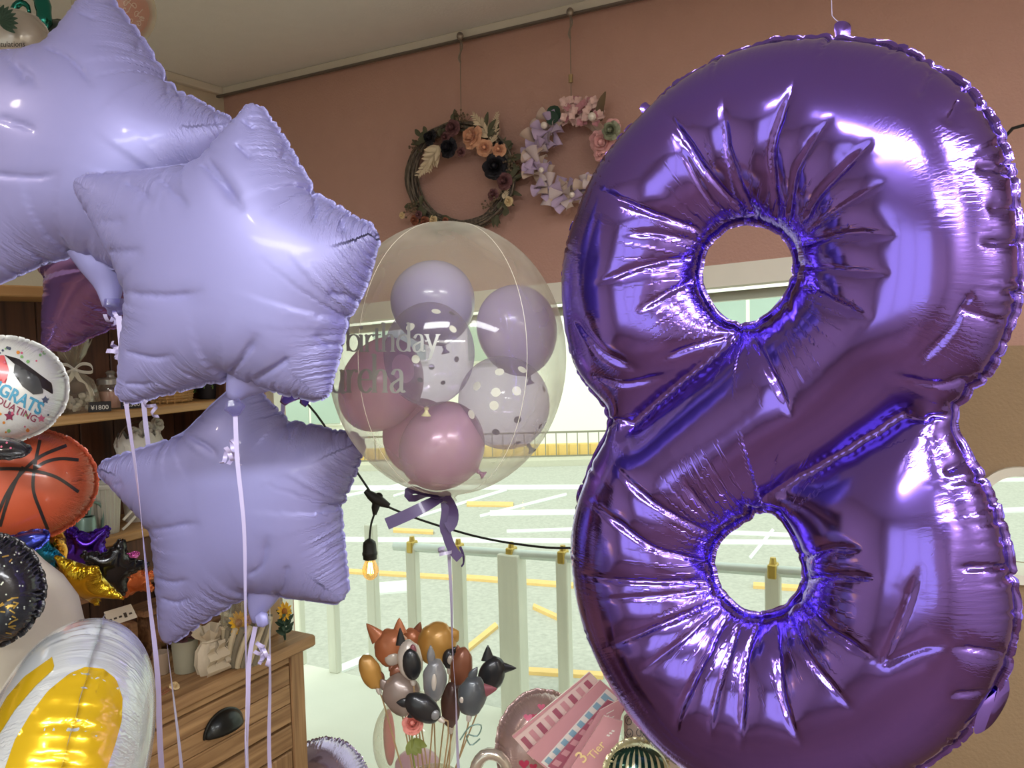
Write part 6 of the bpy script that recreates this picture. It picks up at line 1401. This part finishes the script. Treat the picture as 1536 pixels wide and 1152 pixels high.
pet('rusty brown horse balloon right of the rabbit', 692, 1004, 17, 33, 6, m_brf, [(-6,26,-10,36,5,B)], 1.74)
pet('black cat balloon with two pointed ears at the far right', 737, 1012, 20, 28, 20, m_bf, [(-12,18,-20,40,10,B),(8,14,32,22,10,B)], 1.72)
pet('slate grey cat balloon with pink ears and an eye below the black cat', 708, 1044, 22, 30, 8, m_gf, [(-6,26,2,44,-6,B),(14,10,36,16,12,m_pk)], 1.64, [(-14,-4,4,5,m_cw,'eye'),(-14,-4,2.5,3.2,m_bf,'pupil')])
pet('taupe elephant balloon with a rounded ear at the lower left', 603, 1042, 28, 32, -30, m_tp, [(-14,18,-16,36,-8,B)], 1.70)
pet('black and white cow balloon tipped forward at the bottom front', 634, 1062, 20, 30, -58, m_bf, [(-4,20,-14,38,-7,B),(-14,6,-24,12,-4,B)], 1.58, [(4,-20,8,7,m_lg,'muzzle')])
pet('dark brown slim bear balloon low in the middle', 676, 1058, 15, 34, 0, m_db, [(8,22,14,30,-7,B)], 1.70)
pet('small curly brown monkey balloon tucked below the fox', 597, 1010, 13, 14, 0, m_brf, [(-8,6,-14,10,-5,B),(8,6,14,10,-5,B)], 1.72)
pet('small black panda balloon tucked behind the grey rabbit', 674, 988, 11, 15, 0, m_bf, [(6,10,12,18,-5,B)], 1.78, [(2,0,5,7,m_cw,'face_patch')])
# pink rose
P0 = at(619, 1086, 1.60); rsf = thing('pink_rose', P0, 'pale pink rose with green leaves under the animal balloons', 'flower'); mb = MB(); rose(mb, P0, unit(Z*.7 - FW), .024, 4, 3); mb.build('flower_head', mat('salmon_rose_petals', (222, 140, 128), .6, var=.08), rsf)
mb = MB(); [leaf(mb, P0 - Z*.03, V3(x, -.3, z), -FW, .030, .009) for x, z in ((.5,-.8),(1,-.4),(-.4,-1),(.2,-1))]; mb.tube(smooth_loop([P0, P0 - Z*.08, vb + Z*.01], .03, False), .002, 6); mb.build('leaves', mat('yellow_green_leaf', (120, 130, 62), .6, var=.15), rsf)
mb = MB(); 
# clear balloon with pink inside behind the bunch
cb2 = at(622, 1112, 2.2); kk = 2.2/F_PX; t = thing('clear_small_bubble', cb2, 'clear small bubble balloon with pink balloons inside behind the rose', 'balloon')
egg(cb2, 62*kk, 72*kk).build('clear_skin', m_film, t, auto=None); mb = MB(); mb.blob(cb2 + CX*4*kk - CY*36*kk, 34*kk, 30*kk, 24*kk, seg=20, rings=12); mb.build('pink_latex_balloon', l_pink, t, auto=None)
mb = MB(); mb.blob(cb2 - CX*38*kk + CY*6*kk, 9*kk, 9*kk, 44*kk, seg=16, rings=12); mb.build('pink_latex_balloon', mat('rose_pink_latex', (206, 116, 122), .4), t, auto=None)
MB().tube(smooth_loop([cb2 - CY*72*kk, cb2 - CY*90*kk, V3(cb2[0], cb2[1]-.02, .03)], .03, False), .003, 8).build('stand_stick', m_white, t)
# teal wire curl
P = smooth_loop(px3([(690,1110),(705,1090),(722,1088),(716,1104),(700,1102),(706,1118),(720,1108)], 1.6), .006, False); tw = MB().tube(P, .0014, 6).build('wire_curl', m_teal, smooth=True); tag(tw, 'thin teal wire curl right of the animal balloon sticks', 'wire')
# balloon with hearts and silver swirl
hb, bv = round_foil('heart_print_balloon', 'greyish pink foil balloon with red hearts behind the pink packets', at(812, 1118, 1.50), frame(-12, 10), 66*1.5/F_PX, 78*1.5/F_PX, .06, foil_mat('rosy_grey_foil', (176, 150, 146), .22, .5, .4, ribs=.5), seed=41)
m_hr = print_m('red_heart_print', (176, 52, 84)); m_hp = print_m('pink_heart_print', (214, 110, 140))
def heart(x, y, r): return [(x + r*1.0*(math.sin(a)**3), y - r*(.81*math.cos(a) - .31*math.cos(2*a) - .12*math.cos(3*a) - .06*math.cos(4*a))) for a in np.linspace(0, 2*PI, 20, endpoint=False)]
for (x, y, r, m) in ((792,1076,7,m_hp),(812,1060,6,m_hp),(802,1074,5,m_hr),(786,1146,8,m_hr),(800,1150,6,m_hr),(778,1110,5,m_hr)): decal('printed_heart', bv, heart(x, y, r), m, hb, 3)
sw = thing('silver_swirl_balloon', at(740, 1145, 1.45), 'clear silver curved foil balloon left of the heart balloon', 'balloon')
P = smooth_loop(px3([(712,1180),(714,1150),(728,1132),(748,1134),(760,1150),(764,1180)], 1.45), .01, False); MB().tube(P, 9*1.45/F_PX, 14).build('foil_tube', foil_mat('clear_silver_foil', (206, 200, 188), .15, .7, .4, ribs=.4), sw, auto=None)
# packets
m_pp = mat('dusky_pink_packet', (200, 146, 152), .4, coat=.5, var=.05); m_pl = mat('plastic_sleeve', (222, 196, 190), .2, coat=.8, var=.04); m_pb = mat('sky_blue_print', (136, 172, 190), .4, coat=.5); m_pd = mat('deep_rose_packet', (164, 92, 110), .35, coat=.5)
m_pw = mat('white_print', (226, 220, 212), .4, coat=.5); m_gold = mat('gold_foil_print', (226, 172, 80), .25, .7)
def packet(label, P4, d, m, th=.004):
    dd = d if hasattr(d, '__len__') else (d,)*4; q = [at(x, y, z) for (x, y), z in zip(P4, dd)]; mid = sum(q)/4; t = thing('gift_packet', mid, label, 'packet', 'pink packets')
    nrm = unit(np.cross(q[1]-q[0], q[3]-q[0])); nrm = nrm if nrm @ (CAM - mid) > 0 else -nrm
    MB().add([p - nrm*th for p in q] + list(q), [(0,1,2,3),(4,7,6,5),(0,4,5,1),(1,5,6,2),(2,6,7,3),(3,7,4,0)]).build('sleeve', m, t, smooth=False)
    def pt(u, v): return (q[0]*(1-u)*(1-v) + q[1]*u*(1-v) + q[2]*u*v + q[3]*(1-u)*v) + nrm*.0012
    return t, pt, nrm
def patch(name, pt, u0_, u1_, v0_, v1_, m, t, off=None):
    q = [pt(u0_, v0_), pt(u1_, v0_), pt(u1_, v1_), pt(u0_, v1_)]
    if off is not None: q = [p + off for p in q]
    return mk(name, q, [(0,1,2,3)], m, t, smooth=False)
# bundled side by side, leaning to the right: corners = bottom-left, top-left(far), top-right(far), bottom-right
t, pt, nr = packet('pink striped gift packet furthest back, left in the row', [(768,1104),(884,1008),(902,1026),(800,1140)], 1.40, m_pl)
for k in range(9): u = .04 + k*.105; patch('pink_stripe', pt, u, u + .055, .25, .85, m_pp if k % 2 else m_pd, t)
patch('pink_edge', pt, 0, 1, .0, .10, m_pp, t)
t, pt, nr = packet('blue and white striped gift packet, second in the row', [(790,1130),(900,1020),(930,1046),(838,1168)], 1.36, m_pp)
patch('white_panel', pt, .02, .98, .40, .95, m_pw, t)
for k in range(8): u = .05 + k*.118; patch('blue_stripe', pt, u, u + .062, .44, .92, m_pb, t, nr*.0006)
t, pt, nr = packet('deep rose gift packet with gold letters, third in the row', [(822,1150),(912,1050),(940,1060),(868,1172)], 1.33, m_pd)
for k in range(5): u = .12 + k*.09; patch('gold_mark', pt, u, u + .05, .35, .75, m_gold, t)
for k in range(6): u = .05 + k*.15; patch('pink_mark', pt, u, u + .07, .02, .24, m_pp, t)
t, pt, nr = packet('pink gift packet second from the front, half covered', [(832,1172),(900,1066),(940,1044),(915,1140)], 1.30, m_pp)
for k in range(5): patch('white_tree_mark', pt, .62 + .06*k, .64 + .06*k, .3 + .1*(k % 3), .55 + .1*(k % 3), m_pw, t)
t, pt, nr = packet('front dusky pink gift packet reading 3 Tier in pale gold letters', [(826,1200),(906,1074),(934,1082),(908,1210)], 1.26, m_pp)
o_ = pt(.5, .5); ax3 = unit(onpl(900, 1122, o_, nr) - onpl(880, 1146, o_, nr)); ay3 = unit(np.cross(nr, ax3)); ay3 = ay3 if ay3 @ CY > 0 else -ay3; mpg = mat('pale_gold_lettering', (232, 206, 150), .4)
txt('3', onpl(879, 1141, o_, nr) + nr*.0005, ax3, ay3, .027, mpg, t, bold=.01); txt('Tier', onpl(899, 1129, o_, nr) + nr*.0005, ax3, ay3, .018, mpg, t, bold=.01)
for k in range(3): patch('white_star_mark', pt, .80 + .03*k, .82 + .03*k, .5 + .06*k, .62 + .06*k, m_pw, t)
# white bag with swirls, striped green balloon, cream packet
c = at(964, 1100, 1.36); t = thing('swirl_print_bag', c, 'small white bag with grey swirl print behind the green striped balloon', 'bag'); kk = 1.34/F_PX
n_ = unit(CAM - c); s_ = unit(np.cross(Z, n_)); MB().box(c - Z*6*kk, s_, n_, Z, 56*kk, .03, 74*kk, .006).build('bag_body', m_cw, t, smooth=False)
for k in range(7):
    x0, y0 = -20 + (k % 3)*15, 18 - (k//3)*18; P = [c + n_*.0165 + s_*(x0 + (7 - q*.4)*math.cos(q*.8 + k))*kk + Z*(y0 + (9 - q*.5)*math.sin(q*.8 + k))*kk for q in range(13)]; MB().tube(smooth_loop(P, .003, False), .0007, 5).build('swirl', mat('grey_print', (110, 116, 120), .6), t)
mb = MB(); mb.blob(c + Z*34*kk + n_*.015, 16*kk, 6*kk, 7*kk, seg=10, rings=6, wob=.5); mb.build('gold_tie', mg, t)
gs, bv = round_foil('green_striped_balloon', 'round foil balloon with dark green and cream stripes at the bottom', at(955, 1160, 1.22), frame(-10, 14), 48*1.22/F_PX, 46*1.22/F_PX, .045, foil_mat('cream_stripe_foil', (196, 190, 150), .2, .5, .4, ribs=.3), seed=43)
m_grn = foil_mat('dark_green_foil', (22, 66, 56), .15, .7, .4, ribs=.2)
for k in range(9):
    x = 915 + k*10; band('green_stripe', bv, [(955 + (x-955)*.45, 1119 + abs(x-955)*.12), (955 + (x-955)*.85, 1135), (x, 1160), (955 + (x-955)*.95, 1190)], 5.2, m_grn, gs)
c = at(1012, 1148, 1.34); t = thing('cream_packet', c, 'cream packet with brown script at the bottom beside the purple eight', 'packet'); n_ = unit(CAM - c); s_ = unit(np.cross(Z, n_))
MB().box(c, s_, n_, Z, 54*kk, .02, 52*kk, .004).build('sleeve', m_cw, t, smooth=False)
P = [c + n_*.0115 + s_*(x)*kk + Z*(y)*kk for x, y in ((-20,8),(-14,13),(-10,6),(-6,12),(-2,5),(3,8),(0,14),(6,6))]; MB().tube(smooth_loop(P, .003, False), .0008, 5).build('script_mark', mat('brown_print', (80, 60, 50), .6), t)
c = at(986, 1128, 1.28); g = MB().box(c, unit(CX + CY*.4), -FW, unit(CY - CX*.4), 20*kk, .010, 20*kk, .003).build('gold_gift_box', mg, smooth=False); tag(g, 'tiny shiny gold box between the swirl bag and the purple eight', 'box')
# crinkled lilac balloon at the bottom, right of the chest
rl_, _b = round_foil('crinkled_lilac_balloon', 'crinkled pale lilac foil balloon on the floor right of the chest', at(486, 1190, 2.4), frame(0, 20), 68*2.4/F_PX, 76*2.4/F_PX, .10, foil_mat('pale_lilac_chrome_foil', (178, 164, 200), .16, .8, .3, ribs=.8), seed=44, amp=.006, per_m=150)
